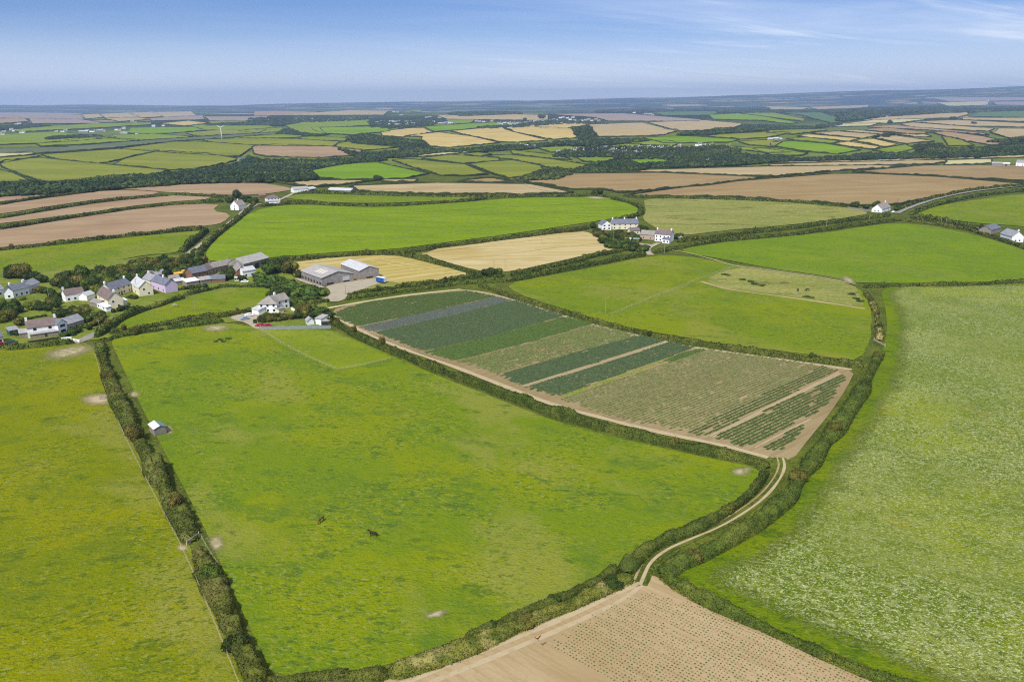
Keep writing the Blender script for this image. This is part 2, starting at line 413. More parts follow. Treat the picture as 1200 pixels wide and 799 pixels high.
def smooth_line(P, it=2, closed=False):
    P = np.asarray(P, float)
    for _ in range(it):
        if closed:
            Q = np.roll(P, -1, 0); P = np.stack([.75 * P + .25 * Q, .25 * P + .75 * Q], 1).reshape(-1, P.shape[1])
        else:
            a = P[:-1]; b = P[1:]; m = np.stack([.75 * a + .25 * b, .25 * a + .75 * b], 1).reshape(-1, P.shape[1])
            P = np.vstack([P[:1], m[1:-1], P[-1:]])
    return P

def pip(poly, X, Y):
    ins = np.zeros(X.shape, bool); n = len(poly); j = n - 1
    for i in range(n):
        xi, yi = poly[i][:2]; xj, yj = poly[j][:2]
        c = ((yi > Y) != (yj > Y)) & (X < (xj - xi) * (Y - yi) / (yj - yi + 1e-12) + xi)
        ins ^= c; j = i
    return ins

def sheet(name, W, mat, lvl=0, kind='structure', maxn=26):
    """drape a world polygon W (Nx2) on the ground"""
    W = np.asarray(W)[:, :2]
    mn = W.min(0); mx = W.max(0); st = max((mx - mn).max() / maxn, 6)
    gx, gy = np.meshgrid(np.arange(mn[0] + st / 2, mx[0], st), np.arange(mn[1] + st / 2, mx[1], st))
    gx = gx.ravel(); gy = gy.ravel(); k = pip(W, gx, gy); G = np.stack([gx[k], gy[k]], 1)
    o0 = W.mean(0)
    vs = [Vector(p) for p in (W - o0)] + [Vector(p) for p in (G - o0)]
    n = len(W)
    try:
        r = delaunay_2d_cdt(vs, [(i, (i + 1) % n) for i in range(n)], [], 1, 1e-4)
    except Exception:
        return None
    V = np.array([(v.x, v.y) for v in r[0]]) + o0
    if not len(r[2]): return None
    T = np.array([f for f in r[2] if len(f) == 3])
    A = V[T[:, 0]]; B = V[T[:, 1]]; C = V[T[:, 2]]
    cr = (B[:, 0] - A[:, 0]) * (C[:, 1] - A[:, 1]) - (B[:, 1] - A[:, 1]) * (C[:, 0] - A[:, 0])
    T[cr < 0] = T[cr < 0][:, ::-1]
    d = np.hypot(V[:, 0], V[:, 1]); Z = height(V[:, 0], V[:, 1]) + off(d, lvl)
    me = mk_mesh(name, np.column_stack([V, Z]), [(T, 0)], [M[mat]], True)
    return link(name, me)

def field(px, mat, label, name='field', lvl=0, cat='field', smooth=1, step=9, rag=0):
    P = smooth_line(np.array(px, float), smooth, True) if smooth else np.array(px, float)
    W = hit(densify(P, step if rag == 0 else min(step, 4)))
    if rag:
        nz = np.column_stack([vnoise(np.column_stack([W[:, :2] * .3 + q, np.zeros(len(W))])) + vnoise(np.column_stack([W[:, :2] * .08 + q, np.zeros(len(W))])) - 1 for q in (3, 77)])
        W = W.copy(); W[:, :2] += nz * rag; W[:, 2] = height(W[:, 0], W[:, 1])
    o = sheet(name, W, mat, lvl)
    if o: tag(o, label, cat, kind='structure', at=tuple(W.mean(0)))
    return W

def strip(px, width, mat, label, name, lvl=2, cat='track', world=None, part_of=None, sm=2):
    P = smooth_line(np.array(px, float), sm) if world is None else None
    W = hit(P)[:, :2] if world is None else np.asarray(world)[:, :2]
    T = np.gradient(W, axis=0); T /= np.linalg.norm(T, axis=1)[:, None] + 1e-9
    N = np.stack([-T[:, 1], T[:, 0]], 1)
    nn = vnoise(np.column_stack([W * .15, np.zeros(len(W))])) * .5 + .75
    Lf = W + N * (width / 2) * nn[:, None]; Rt = W - N * (width / 2) * nn[:, None]
    V = np.empty((2 * len(W), 2)); V[0::2] = Lf; V[1::2] = Rt
    d = np.hypot(V[:, 0], V[:, 1]); Z = height(V[:, 0], V[:, 1]) + off(d, lvl)
    k = np.arange(len(W) - 1) * 2; q = np.stack([k + 1, k + 3, k + 2, k], 1)
    me = mk_mesh(name, np.column_stack([V, Z]), [(q, 0)], [M[mat]], True)
    o = link(name, me)
    tag(o, label, cat, kind='structure', at=tuple(W[len(W) // 2]) + (0,))
    return W

# ------------------------------------------------------------------ foliage
def leaf_quads(P, N, size, rnd=.9, flat=False):
    n = len(P)
    Nn = N + RNG.normal(0, rnd, (n, 3)); Nn /= np.linalg.norm(Nn, axis=1)[:, None] + 1e-9
    A = np.cross(Nn, RNG.normal(0, 1, (n, 3))); A /= np.linalg.norm(A, axis=1)[:, None] + 1e-9
    B = np.cross(Nn, A)
    s = size * (.6 + .8 * RNG.random(n))[:, None] / 2
    a = A * s; b = B * s * .7
    V = np.stack([P - a, P - b, P + a, P + b], 1).reshape(-1, 3)
    return V, np.arange(4 * n).reshape(-1, 4)

def hedge_mesh(W, w, h, leaf, dens=1.5, seed=0, rough=.3, name='hedge', mats=None, K=9, seg=None, gaps=(), shag=0.25):
    W = np.asarray(W, float)[:, :2]
    L = np.concatenate([[0], np.cumsum(np.hypot(*np.diff(W, axis=0).T))])
    seg = seg or max(.9, leaf * 2.2)
    n = max(3, int(L[-1] / seg)); s = np.linspace(0, L[-1], n)
    C = np.column_stack([np.interp(s, L, W[:, 0]), np.interp(s, L, W[:, 1])])
    T = np.gradient(C, axis=0); T /= np.linalg.norm(T, axis=1)[:, None] + 1e-9
    N = np.stack([-T[:, 1], T[:, 0]], 1)
    wob = (vnoise(np.column_stack([s / 14, np.full(n, seed), np.zeros(n)])) - .5)
    wv = w * (1 + .9 * wob); hv = h * (1 + .8 * (vnoise(np.column_stack([s / 9, np.full(n, seed + 9), np.zeros(n)])) - .5) + .7 * (vnoise(np.column_stack([s / 31, np.full(n, seed + 19), np.zeros(n)])) - .5) + .5 * (vnoise(np.column_stack([s / 3.1, np.full(n, seed + 29), np.zeros(n)])) - .5))
    end = np.minimum(np.minimum(s, L[-1] - s) / (w * .5) , 1); end = np.sqrt(np.clip(end, .05, 1)); hv = hv * end; wv = wv * (.4 + .6 * end)
    th = np.linspace(0, math.pi, K)
    cx = np.sign(np.cos(th)) * np.abs(np.cos(th)) ** .7; cz = np.sin(th) ** .62
    X = C[:, None, 0] + N[:, None, 0] * cx[None] * wv[:, None] / 2
    Y = C[:, None, 1] + N[:, None, 1] * cx[None] * wv[:, None] / 2
    Zr = cz[None] * hv[:, None]
    fr = 1 / max(1.6, leaf * 3)
    P = np.stack([X, Y, Zr], -1).reshape(-1, 3)
    q = np.column_stack([P[:, :2], P[:, 2]]) * fr + seed * 13.1
    nz = (vnoise(q) - .5) * 1.3 + (vnoise(q * 2.3) - .5) * .7
    Nr = np.stack([N[:, None, 0] * cx, N[:, None, 1] * cx, np.broadcast_to(cz, X.shape)], -1).reshape(-1, 3)
    P = P + Nr * (nz * rough * h * .9)[:, None] * (.25 + .75 * np.tile(np.sin(th) ** .5, n))[:, None]
    gz = height(P[:, 0], P[:, 1]); base = np.tile((th <= 0) | (th >= math.pi - 1e-6), n)
    P[:, 2] = np.where(base, gz - .15, gz + np.maximum(P[:, 2], .05))
    idx = np.arange(n * K).reshape(n, K)
    Q = np.stack([idx[:-1, :-1], idx[:-1, 1:], idx[1:, 1:], idx[1:, :-1]], -1).reshape(-1, 4)[:, ::-1]
    Pg = P.reshape(n, K, 3)
    # leaves
    gV = [P]; gF = [(Q, 0)]
    if leaf and dens:
        area = L[-1] * (w + 2 * h) * .9; m = int(area * dens / leaf ** 2)
        i = RNG.integers(0, n - 1, m); j = RNG.integers(0, K - 1, m); u = RNG.random(m)[:, None]; v = RNG.random(m)[:, None]
        p = (Pg[i, j] * (1 - u) + Pg[i + 1, j] * u) * (1 - v) + (Pg[i, j + 1] * (1 - u) + Pg[i + 1, j + 1] * u) * v
        nn = Nr.reshape(n, K, 3)[i, j]
        p = p + nn * (np.abs(RNG.normal(0, shag * .8, m)) * max(leaf * 1.2, .3))[:, None]
        V2, F2 = leaf_quads(p, nn, leaf * 1.25); gV.append(V2); gF.append((F2 + len(P), 0))
    if gaps:
        pass
    V = np.vstack(gV)
    c = np.array([C[:, 0].mean(), C[:, 1].mean(), 0]); c[2] = height(c[0], c[1])
    return V - c, gF, c

HEDGES = []
def hedge(px, w, h, mat, label, closed=False, world=None, cat='hedge', name='hedge', dens=1.4, rough=.3, leaf=None, group=None, K=9, shag=.25, sm=1, share=False, leafk=1.0):
    P = np.array(px, float) if world is None else None
    if world is None:
        P = smooth_line(P, sm, closed)
        if closed: P = np.vstack([P, P[:1]])
        W = hit(P)[:, :2]
    else: W = np.asarray(world)[:, :2]
    if world is None: W = W * (1 - .5 * h / CAM_H)
    d = np.hypot(*W.mean(0)) if len(W) else 300
    dn = np.hypot(W[:, 0], W[:, 1]).min() * .5 + d * .5
    lf = (leaf if leaf is not None else min(max(.26, dn * .00145), 3)) * leafk
    sd = int(abs(W[0, 0]) * 3 + abs(W[0, 1])) % 97
    HEDGES.append((W, w, h, d))
    V, G, c = hedge_mesh(W, w * .70, h * .76, lf, dens, sd, rough * 1.25, K=K, shag=shag * 1.3)
    o = link(name, mk_mesh(name, V, G, [M[mat]]), None, c)
    return tag(o, label, cat, group or 'field hedges', share=share)

# crowns
def ico(sub):
    import bmesh
    bm = bmesh.new(); bmesh.ops.create_icosphere(bm, subdivisions=sub, radius=1)
    V = np.array([v.co[:] for v in bm.verts]); Fc = np.array([[v.index for v in f.verts] for f in bm.faces]); bm.free(); return V, Fc
ICO1, ICOF1 = ico(1); ICO2, ICOF2 = ico(2)

def crown(seed, lobes, leaf, dens, rz=1.0, squash=.8, core=.82):
    rg = np.random.default_rng(seed); Vs = []; Fs = []; n = 0; LP = []; LN = []
    for k in range(lobes):
        a = rg.random() * 6.28; rr = (.15 + .42 * rg.random()) if k else 0
        c = np.array([math.cos(a) * rr, math.sin(a) * rr, (.10 + .55 * rg.random()) if k else .30]) * [1, 1, squash]
        s = (.34 + .22 * rg.random()) if k else .55
        sc_ = np.array([s, s, s * (.75 + .2 * rg.random())])
        V = ICO2 * (1 + .30 * (vnoise(ICO2 * 2.2 + seed * 3 + k * 7)[:, None] - .5)) * sc_ * core + c
        V[:, 2] = np.maximum(V[:, 2], -.02 - .04 * rg.random())
        Vs.append(V); Fs.append(ICOF2 + n); n += len(V)
        m = int(4 * math.pi * s * s * dens / leaf ** 2)
        D = rg.normal(0, 1, (m, 3)); D /= np.linalg.norm(D, axis=1)[:, None]
        q = D * sc_ * (.82 + .30 * rg.random((m, 1)) ** 1.5) + c
        q[:, 2] = np.maximum(q[:, 2], -.06)
        LP.append(q); LN.append(D)
    V2, F2 = leaf_quads(np.vstack(LP), np.vstack(LN), leaf)
    return np.vstack(Vs + [V2]), [(np.vstack(Fs), 0), (F2 + n, 0)]

CROWNS = {}
LEAFKINDS = {'leaf_d': 'dark green', 'leaf_m': 'mid green', 'leaf_o': 'olive brown', 'leaf_y': 'yellow green'}
for k, lf in enumerate(LEAFKINDS):
    for v in range(4):
        V, G = crown(100 + k * 10 + v, 7 + v, .11, 1.1, squash=.9)
        CROWNS[(lf, v)] = mk_mesh('crown', V, G, [M[lf]])
def trunk_mesh(seed):
    rg = random.Random(seed); b = MB()
    b.tube((0, 0, -.02), (.02, .01, .30), .055, .038); 
    for i in range(5):
        a = i * 1.26 + rg.random(); r = .25 + rg.random() * .15
        b.tube((.02, .01, .22 + .03 * i), (math.cos(a) * r, math.sin(a) * r, .5 + rg.random() * .2), .024, .008, 6)
    me = bpy.data.meshes.new('trunk'); me.from_pydata(b.v, [], b.f); me.materials.append(M['bark']); return me
TRUNKS = [trunk_mesh(i) for i in range(3)]
def tree(px, py, r, hgt, kind, label, group, trunk=True, world=None):
    p = h1(px, py) if world is None else np.array([world[0], world[1], float(height(*world[:2]))])
    v = random.randrange(4); rz = random.random() * 6.28
    if trunk:
        o = empty('tree', p, rz)
        c = link('crown', CROWNS[(kind, v)], o, (0, 0, hgt * .16)); c.scale = (r / .92, r / .92, hgt * .86 / .95)
        t = link('trunk', TRUNKS[v % 3], o); t.scale = (hgt * .8, hgt * .8, hgt)
        return tag(o, label, 'tree', group)
    o = link('shrub', CROWNS[(kind, v)], None, p, rz); o.scale = (r / .92, r / .92, hgt / .95)
    return tag(o, label, 'shrub', group)

def woodland(px, label, spacing=6.5, r=4.2, h=7, mat='wood', name='woodland', lowk=1.0):
    W = hit(densify(np.array(px, float), 6))[:, :2] * (1 - .5 * h / CAM_H)
    mn = W.min(0); mx = W.max(0); d = np.hypot(*W.mean(0)); sp = max(spacing, d * .0042)
    A = .5 * abs(np.dot(W[:, 0], np.roll(W[:, 1], 1)) - np.dot(W[:, 1], np.roll(W[:, 0], 1)))
    if A / sp ** 2 > 3500: sp = math.sqrt(A / 3500)
    gx, gy = np.meshgrid(np.arange(mn[0], mx[0], sp), np.arange(mn[1], mx[1], sp)); gx = gx.ravel(); gy = gy.ravel()
    gx = gx + RNG.uniform(-.4, .4, len(gx)) * sp; gy = gy + RNG.uniform(-.4, .4, len(gy)) * sp
    k = pip(W, gx, gy); gx = gx[k]; gy = gy[k]
    if not len(gx): gx = np.array([W[:, 0].mean()]); gy = np.array([W[:, 1].mean()])
    rad = r * sp / spacing
    protos = []
    for q in range(4):
        V = ICO1 * (1 + .5 * (vnoise(ICO1 * 1.7 + q * 9 + 3)[:, None] - .5)) * [1, 1, 1.0]
        D = RNG.normal(0, 1, (26, 3)); D[:, 2] = np.abs(D[:, 2]) * .9 - .1; D /= np.linalg.norm(D, axis=1)[:, None]
        V2, F2 = leaf_quads(D * 1.0, D, .55); protos.append((V, V2, F2))
    Vs = []; F3 = []; F4 = []; n = 0
    gz = height(gx, gy)
    for i in range(len(gx)):
        V, V2, F2 = protos[i % 4]; s = rad * (.7 + .6 * random.random()); hh = .72 * h * (.55 + .9 * random.random()) * lowk * (1 + (sp / spacing - 1) * .25); a = random.random() * 6.28
        ca, sa = math.cos(a), math.sin(a); Mx = np.array([[ca * s, sa * s, 0], [-sa * s, ca * s, 0], [0, 0, hh * .55]])
        off_ = np.array([gx[i], gy[i], gz[i] + hh * .45])
        Vs.append(V @ Mx + off_); F3.append(ICOF1 + n); n += len(V); Vs.append(V2 @ Mx + off_); F4.append(F2 + n); n += len(V2)
    o = link(name, mk_mesh(name, np.vstack(Vs), [(np.vstack(F3), 0), (np.vstack(F4), 0)], [M[mat]]))
    tag(o, label, 'woodland', kind='stuff', at=(gx.mean(), gy.mean(), 0))


def bare_patch(px, mat, label, name='worn_patch', lvl=2):
    """a worn patch that thins out into the grass towards its rim"""
    P = smooth_line(np.array(px, float), 3, True); W = hit(P)[:, :2]; c = W.mean(0); n = len(W)
    rings = [(0.001, 1.), (.3, .95), (.6, .7), (.85, .48), (1.15, .25), (1.7, 0.)]
    V = []; A = []
    for k, (s_, a_) in enumerate(rings):
        q = c + (W - c) * s_; V.append(q); A += [a_] * n
    V = np.vstack(V); idx = np.arange(len(rings) * n).reshape(len(rings), n)
    Q = np.stack([idx[:-1], idx[1:], np.roll(idx, -1, 1)[1:], np.roll(idx, -1, 1)[:-1]], -1).reshape(-1, 4)
    a0 = V[Q[-1, 0]]; b0 = V[Q[-1, 1]]; c0 = V[Q[-1, 2]]
    if (b0[0] - a0[0]) * (c0[1] - a0[1]) - (b0[1] - a0[1]) * (c0[0] - a0[0]) < 0: Q = Q[:, ::-1]
    Z = height(V[:, 0], V[:, 1]) + off(np.hypot(V[:, 0], V[:, 1]), lvl)
    me = bpy.data.meshes.new(name)
    me = mk_mesh(name, np.column_stack([V, Z]), [(Q, 0)], [M[mat + '_soft']], True)
    at = me.attributes.new('cover', 'FLOAT', 'POINT'); at.data.foreach_set('value', np.array(A[:len(me.vertices)], np.float32))
    o = link(name, me); tag(o, label, 'bare patch', kind='structure', at=tuple(c) + (0,))
def softmat(src, name):
    m = M[src].copy(); m.name = name; t = m.node_tree; n = t.nodes; b = n['Principled BSDF']; out = n['Material Output']
    tr = n.new('ShaderNodeBsdfTransparent'); mx = n.new('ShaderNodeMixShader'); at = n.new('ShaderNodeAttribute'); at.attribute_name = 'cover'
    g = n.new('ShaderNodeNewGeometry'); ns = n.new('ShaderNodeTexNoise'); ns.inputs['Scale'].default_value = .9; ns.inputs['Detail'].default_value = 5; ns.inputs['Roughness'].default_value = .7
    t.links.new(g.outputs['Position'], ns.inputs['Vector'])
    ad = n.new('ShaderNodeMath'); ad.operation = 'ADD'; t.links.new(at.outputs['Fac'], ad.inputs[0]); t.links.new(ns.outputs['Fac'], ad.inputs[1])
    mr = n.new('ShaderNodeMapRange'); mr.inputs['From Min'].default_value = .70; mr.inputs['From Max'].default_value = 1.35; t.links.new(ad.outputs[0], mr.inputs['Value'])
    t.links.new(mr.outputs['Result'], mx.inputs[0]); t.links.new(tr.outputs[0], mx.inputs[1]); t.links.new(b.outputs[0], mx.inputs[2]); t.links.new(mx.outputs[0], out.inputs['Surface'])
    return m
M['dirt_soft'] = softmat('dirt', 'thinning_dirt'); M['bare_soft'] = softmat('bare', 'thinning_worn_earth')

M['soil3'] = rowmat('headland_earth', S(182, 160, 118), S(162, 138, 98), S(198, 178, 138), 35, 1.6, .5)

M['flower_soft'] = softmat('flower', 'thinning_flowering_meadow')
def fade_field(px, mat, label, fade=9.0, name='field', lvl=1, cat='field'):
    P = smooth_line(np.array(px, float), 1, True); W = hit(densify(P, 4))[:, :2]; n = len(W)
    T = np.roll(W, -1, 0) - np.roll(W, 1, 0); T /= np.linalg.norm(T, axis=1)[:, None] + 1e-9; N = np.stack([-T[:, 1], T[:, 0]], 1)
    a = .5 * np.sum(W[:, 0] * np.roll(W[:, 1], -1) - W[:, 1] * np.roll(W[:, 0], -1)); N = N * (1 if a > 0 else -1)
    nz = vnoise(np.column_stack([W * .12, np.zeros(n)])) + .5
    mn = W.min(0); mx = W.max(0); st = max((mx - mn).max() / 30, 6)
    gx, gy = np.meshgrid(np.arange(mn[0] + st / 2, mx[0], st), np.arange(mn[1] + st / 2, mx[1], st)); G = np.stack([gx.ravel(), gy.ravel()], 1)
    pts = [W] + [W + N * (fade * q * nz)[:, None] for q in (.33, .66, 1.0)] + [G]
    cov = [np.zeros(n)] + [np.full(n, q) for q in (.33, .66, 1.0)] + [np.ones(len(G))]
    A = np.vstack(pts); C = np.concatenate(cov); ins = pip(W, A[:, 0], A[:, 1]); ins[:n] = True
    D = np.array([np.min(np.hypot(*(W - p).T)) for p in A]); C = np.minimum(C, np.clip(D / (fade * .9), 0, 1)); A = A[ins]; C = C[ins]
    o0 = W.mean(0)
    r = delaunay_2d_cdt([Vector(p) for p in A - o0], [(i, (i + 1) % n) for i in range(n)], [], 1, 1e-4)
    V = np.array([(v.x, v.y) for v in r[0]]) + o0; T = np.array([f for f in r[2] if len(f) == 3])
    c = np.array([C[q[0]] if len(q) else 1.0 for q in r[3]])
    q0 = V[T[:, 0]]; q1 = V[T[:, 1]]; q2 = V[T[:, 2]]; cr = (q1[:, 0] - q0[:, 0]) * (q2[:, 1] - q0[:, 1]) - (q1[:, 1] - q0[:, 1]) * (q2[:, 0] - q0[:, 0]); T[cr < 0] = T[cr < 0][:, ::-1]
    Z = height(V[:, 0], V[:, 1]) + off(np.hypot(V[:, 0], V[:, 1]), lvl)
    me = mk_mesh(name, np.column_stack([V, Z]), [(T, 0)], [M[mat]], True)
    at = me.attributes.new('cover', 'FLOAT', 'POINT'); at.data.foreach_set('value', c[:len(me.vertices)].astype(np.float32))
    o = link(name, me); tag(o, label, cat, kind='structure', at=tuple(o0) + (0,))
# ================================================================== NEAR FIELDS
field([(-120, 400), (0, 412), (60, 406), (112, 400), (125, 440), (150, 492), (200, 592), (245, 688), (285, 775), (330, 900), (0, 1000), (-300, 900)], 'grass_left', 'yellowish green pasture left of the long straight hedge')
field([(128, 396), (150, 390), (200, 383), (250, 377), (287, 381), (310, 386), (383, 386), (400, 391), (430, 404), (470, 422), (520, 443), (560, 458), (600, 474), (650, 493), (700, 507), (750, 519), (800, 530), (850, 540), (884, 547), (893, 556), (880, 575), (850, 597), (820, 612), (780, 630), (750, 650), (700, 680), (650, 702), (600, 724), (550, 744), (500, 764), (450, 780), (400, 788), (322, 795), (300, 750), (270, 685), (230, 598), (190, 524), (160, 465), (140, 422)], 'grass_main', 'broad green horse pasture enclosed by hedges in the centre foreground')
field([(307, 387), (384, 388), (420, 401), (457, 420), (425, 428), (395, 434), (362, 420), (330, 404)], 'grass_pad', 'smooth yellow green paddock below the white house garden', lvl=1, smooth=0)
field([(1030, 333), (1100, 332), (1200, 331), (1340, 330), (1500, 640), (1450, 900), (1150, 830), (1100, 815), (1040, 790), (975, 764), (900, 732), (850, 707), (795, 680), (778, 668), (800, 655), (850, 636), (885, 615), (912, 590), (935, 560), (958, 528), (985, 495), (1005, 465), (1025, 430), (1038, 400), (1040, 372)], 'grass_vg', 'grassy margin of the flowering meadow on the right')
fade_field([(1030, 334), (1100, 333), (1200, 332), (1330, 331), (1480, 640), (1400, 860), (1160, 828), (1110, 812), (1050, 788), (980, 758), (910, 727), (855, 703), (812, 680), (822, 664), (862, 647), (896, 628), (924, 602), (948, 568), (974, 530), (998, 497), (1018, 466), (1036, 436), (1046, 403), (1045, 370)], 'flower_soft', 'pale flowering meadow filling the right foreground', 9.0, lvl=1, cat='meadow')
field([(748, 676), (762, 672), (785, 683), (850, 712), (920, 744), (1000, 776), (1070, 806), (1150, 850), (1100, 1100), (300, 1000), (380, 815), (440, 800), (500, 783), (600, 745), (650, 723), (700, 701)], 'soil', 'pale bare earth field with rows of seedlings at the bottom edge')
CROP = [(386, 364), (412, 356), (480, 346), (540, 339), (565, 341), (600, 350), (650, 366), (700, 381), (750, 393), (800, 404), (850, 411), (900, 418), (950, 425), (1003, 432), (992, 455), (972, 485), (947, 515), (928, 540), (905, 537), (880, 528), (850, 521), (800, 510), (750, 499), (700, 486), (650, 473), (600, 454), (560, 438), (520, 423), (470, 406), (430, 389), (402, 376)]
field(CROP, 'soil2', 'earth of the long striped vegetable field in the middle', step=7)
# crop rows ------------------------------------------------------
a, b = hit([(613, 453), (783, 400)])[:, :2]
RD = (b - a) / np.linalg.norm(b - a)
def plants(px, mat, rsp, isp, r, h, label, dens=1.0, rd=RD, patch=0.0, cat='crop', jit=.12, maxn=60000, ext=.05):
    W = hit(densify(np.array(px, float), 8))[:, :2]; nd = np.array([-rd[1], rd[0]])
    s = W @ rd; W = W + ((s - s.mean()) * ext)[:, None] * rd; s = W @ rd; t = W @ nd
    gs, gt = np.meshgrid(np.arange(s.min(), s.max(), isp), np.arange(math.ceil(t.min() / rsp) * rsp, t.max(), rsp))
    gs = gs.ravel(); gt = gt.ravel()
    gs = gs + RNG.normal(0, jit * isp, len(gs)); gt = gt + RNG.normal(0, jit * .35 * rsp, len(gs))
    X = gs * rd[0] + gt * nd[0]; Y = gs * rd[1] + gt * nd[1]
    k = pip(W, X, Y)
    nz = vnoise(np.column_stack([X * .12, Y * .12, np.zeros(len(X))])) * .6 + vnoise(np.column_stack([X * .5, Y * .5, np.zeros(len(X))])) * .4
    k &= RNG.random(len(X)) < dens - patch * (nz > .5)
    row = np.round(gt / rsp).astype(int); e0 = np.full(len(X), 1e9); e1 = np.full(len(X), -1e9)
    for q in np.unique(row[k]):
        m_ = row == q; g_ = gs[m_ & k]; tr0, tr1 = RNG.random(2) ** 1.6 * 3.2; k[m_] &= (gs[m_] > g_.min() + tr0) & (gs[m_] < g_.max() - tr1)
        if RNG.random() < .12 * (1 + 2 * patch): c_ = RNG.uniform(g_.min(), g_.max()); k[m_] &= np.abs(gs[m_] - c_) > RNG.uniform(.5, 4)
    X = X[k][:maxn]; Y = Y[k][:maxn]; n = len(X)
    rr = r * (.7 + .6 * RNG.random(n)); hh = h * (.7 + .6 * RNG.random(n)); a0 = RNG.random(n) * 6.28
    Z = height(X, Y) + off(np.hypot(X, Y), 0)
    V = np.empty((n, 6, 3)); V[:, 0] = np.stack([X, Y, Z + hh], 1)
    for q in range(5):
        ra = rr * (.75 + .5 * RNG.random(n)); aa = a0 + q * 1.2566
        V[:, q + 1] = np.stack([X + ra * np.cos(aa), Y + ra * np.sin(aa), Z + hh * .15], 1)
    i = np.arange(n)[:, None] * 6
    Fc = np.concatenate([i + np.array([[0, q + 1, (q + 1) % 5 + 1]]) for q in range(5)], 0)
    o = link('crop_plants', mk_mesh('crop_plants', V.reshape(-1, 3), [(Fc, 0)], [M[mat]]))
    tag(o, label, cat, kind='stuff', at=(X.mean(), Y.mean(), 0))
plants([(392, 368), (405, 361), (430, 354), (480, 347), (545, 341), (580, 347.5), (500, 366), (422, 382), (404, 375)], 'cab_d', .75, .5, .50, .35, 'dark green crop strip at the far top end of the vegetable field', .95, patch=.2)
plants([(423, 383), (500, 366), (581, 348), (598, 352), (520, 372), (441, 388)], 'cab_b', .75, .5, .48, .3, 'blue grey crop strip crossing the vegetable field', .97)
plants([(442, 389), (520, 372), (599, 352), (661, 370), (580, 393), (498, 411)], 'cab_t', .75, .5, .50, .35, 'wide blue green crop strip in the vegetable field', .98, patch=.06)
plants([(499, 412), (580, 393), (662, 371), (696, 379), (620, 401), (536, 422)], 'cab_g', .75, .5, .50, .35, 'brighter green crop strip in the vegetable field', .98)
plants([(537, 423), (620, 402), (697, 380), (750, 393), (680, 411), (585, 437)], 'cab_s', .8, .5, .44, .3, 'sparse pale green crop strip with earth showing between plants', .9, patch=.3)
plants([(586, 438), (680, 411), (750, 393), (781, 398.5), (700, 424.5), (612.5, 451)], 'cab_t', .75, .5, .50, .3, 'dark teal crop strip above the double wheel tracks', .98)
plants([(617, 452.9), (704, 426.8), (786, 400.2), (814, 406.5), (786, 417.5), (726, 438.5), (656, 464)], 'cab_t', .75, .5, .50, .3, 'teal crop strip below the double wheel tracks', .96, patch=.12)
plants([(656, 464), (725, 439.5), (786, 418.5), (790, 421), (730, 443), (661, 466)], 'cab_y', .5, .5, .34, .3, 'thin yellow green weedy strip between crop rows', .6, patch=.3)
plants([(776, 423), (800, 413), (824, 408), (826, 410), (800, 420), (786, 425)], 'cab_g', .5, .45, .4, .35, 'short bright green weed patch at the strip end', .98)
plants([(660, 466), (728, 444), (786, 423.5), (828, 409), (870, 415), (930, 424), (962, 429), (892, 463), (812, 503), (800, 503), (750, 494), (700, 480)], 'cab_s', 1.5, .40, .52, .3, 'large area of spaced green crop rows over pale earth', .92, patch=.22)
plants([(806, 505), (892, 463), (962, 429.5), (980, 434), (905, 472), (829, 510)], 'cab_d', 1.5, .42, .56, .3, 'denser green crop rows above the lower double wheel tracks', .93, patch=.15)
plants([(838, 511.5), (906, 476), (985, 437.6), (990, 442), (972, 470), (952, 487), (880, 524), (860, 519)], 'cab_d', 1.5, .40, .60, .32, 'green crop rows in the corner block near the track', .93, patch=.1)
plants([(892, 525), (925, 505), (943, 497), (936, 510), (918, 527), (905, 528)], 'cab_d', 1.3, .42, .56, .32, 'last small triangle of crop rows near the track', .93)
a, b = hit([(640, 751), (723, 797)])[:, :2]; RS = (b - a) / np.linalg.norm(b - a)
plants([(634, 749), (700, 712), (748, 689), (800, 702), (860, 729), (930, 759), (1000, 790), (1060, 817), (1080, 850), (800, 850), (722, 800)], 'seed', .80, .72, .175, .13, 'rows of small green seedlings dotted over the pale earth', .95, rd=RS, patch=.12, jit=.08, ext=0)
for q in ([(612.5, 452), (699, 425.5), (781, 399)], [(616, 452.8), (703, 426.2), (785, 399.9)], [(832, 511), (905, 474.5), (983, 436)], [(835, 512), (908, 475), (985, 437.3)], [(885, 524), (925, 503), (950, 491)]):
    strip(q, .55, 'dirt', 'pale wheel track running along the crop rows', 'wheel_track', 1)

# tracks ----------------------------------------------------------
TR = [(914, 536), (917, 546), (910, 562), (893, 582), (868, 600), (838, 617), (805, 630), (777, 642), (758, 657), (751, 672), (746, 684)]
strip(TR, 4.4, 'base', 'grassy farm track between two hedges', 'track', 1)
TW = hit(smooth_line(TR, 3))[:, :2]; TT = np.gradient(TW, axis=0); TT /= np.linalg.norm(TT, axis=1)[:, None]; TN = np.stack([-TT[:, 1], TT[:, 0]], 1)
strip(None, .75, 'dirt', 'left wheel rut of the farm track', 'wheel_rut', 3, world=TW + TN * .8)
strip(None, .5, 'soil3', 'right wheel rut of the farm track', 'wheel_rut', 3, world=TW - TN * .8)
strip([(750, 683), (725, 694), (680, 715), (630, 737), (580, 757), (530, 777), (480, 797), (420, 822)], 1.3, 'dirt', 'pale wheel track nearest the weedy bank of the bare field', 'wheel_track', 2)
strip([(752, 685), (735, 700), (690, 722), (640, 744), (590, 765), (540, 785), (490, 805), (430, 830)], 1.2, 'dirt', 'outer pale wheel track across the bare field edge', 'wheel_track', 2)
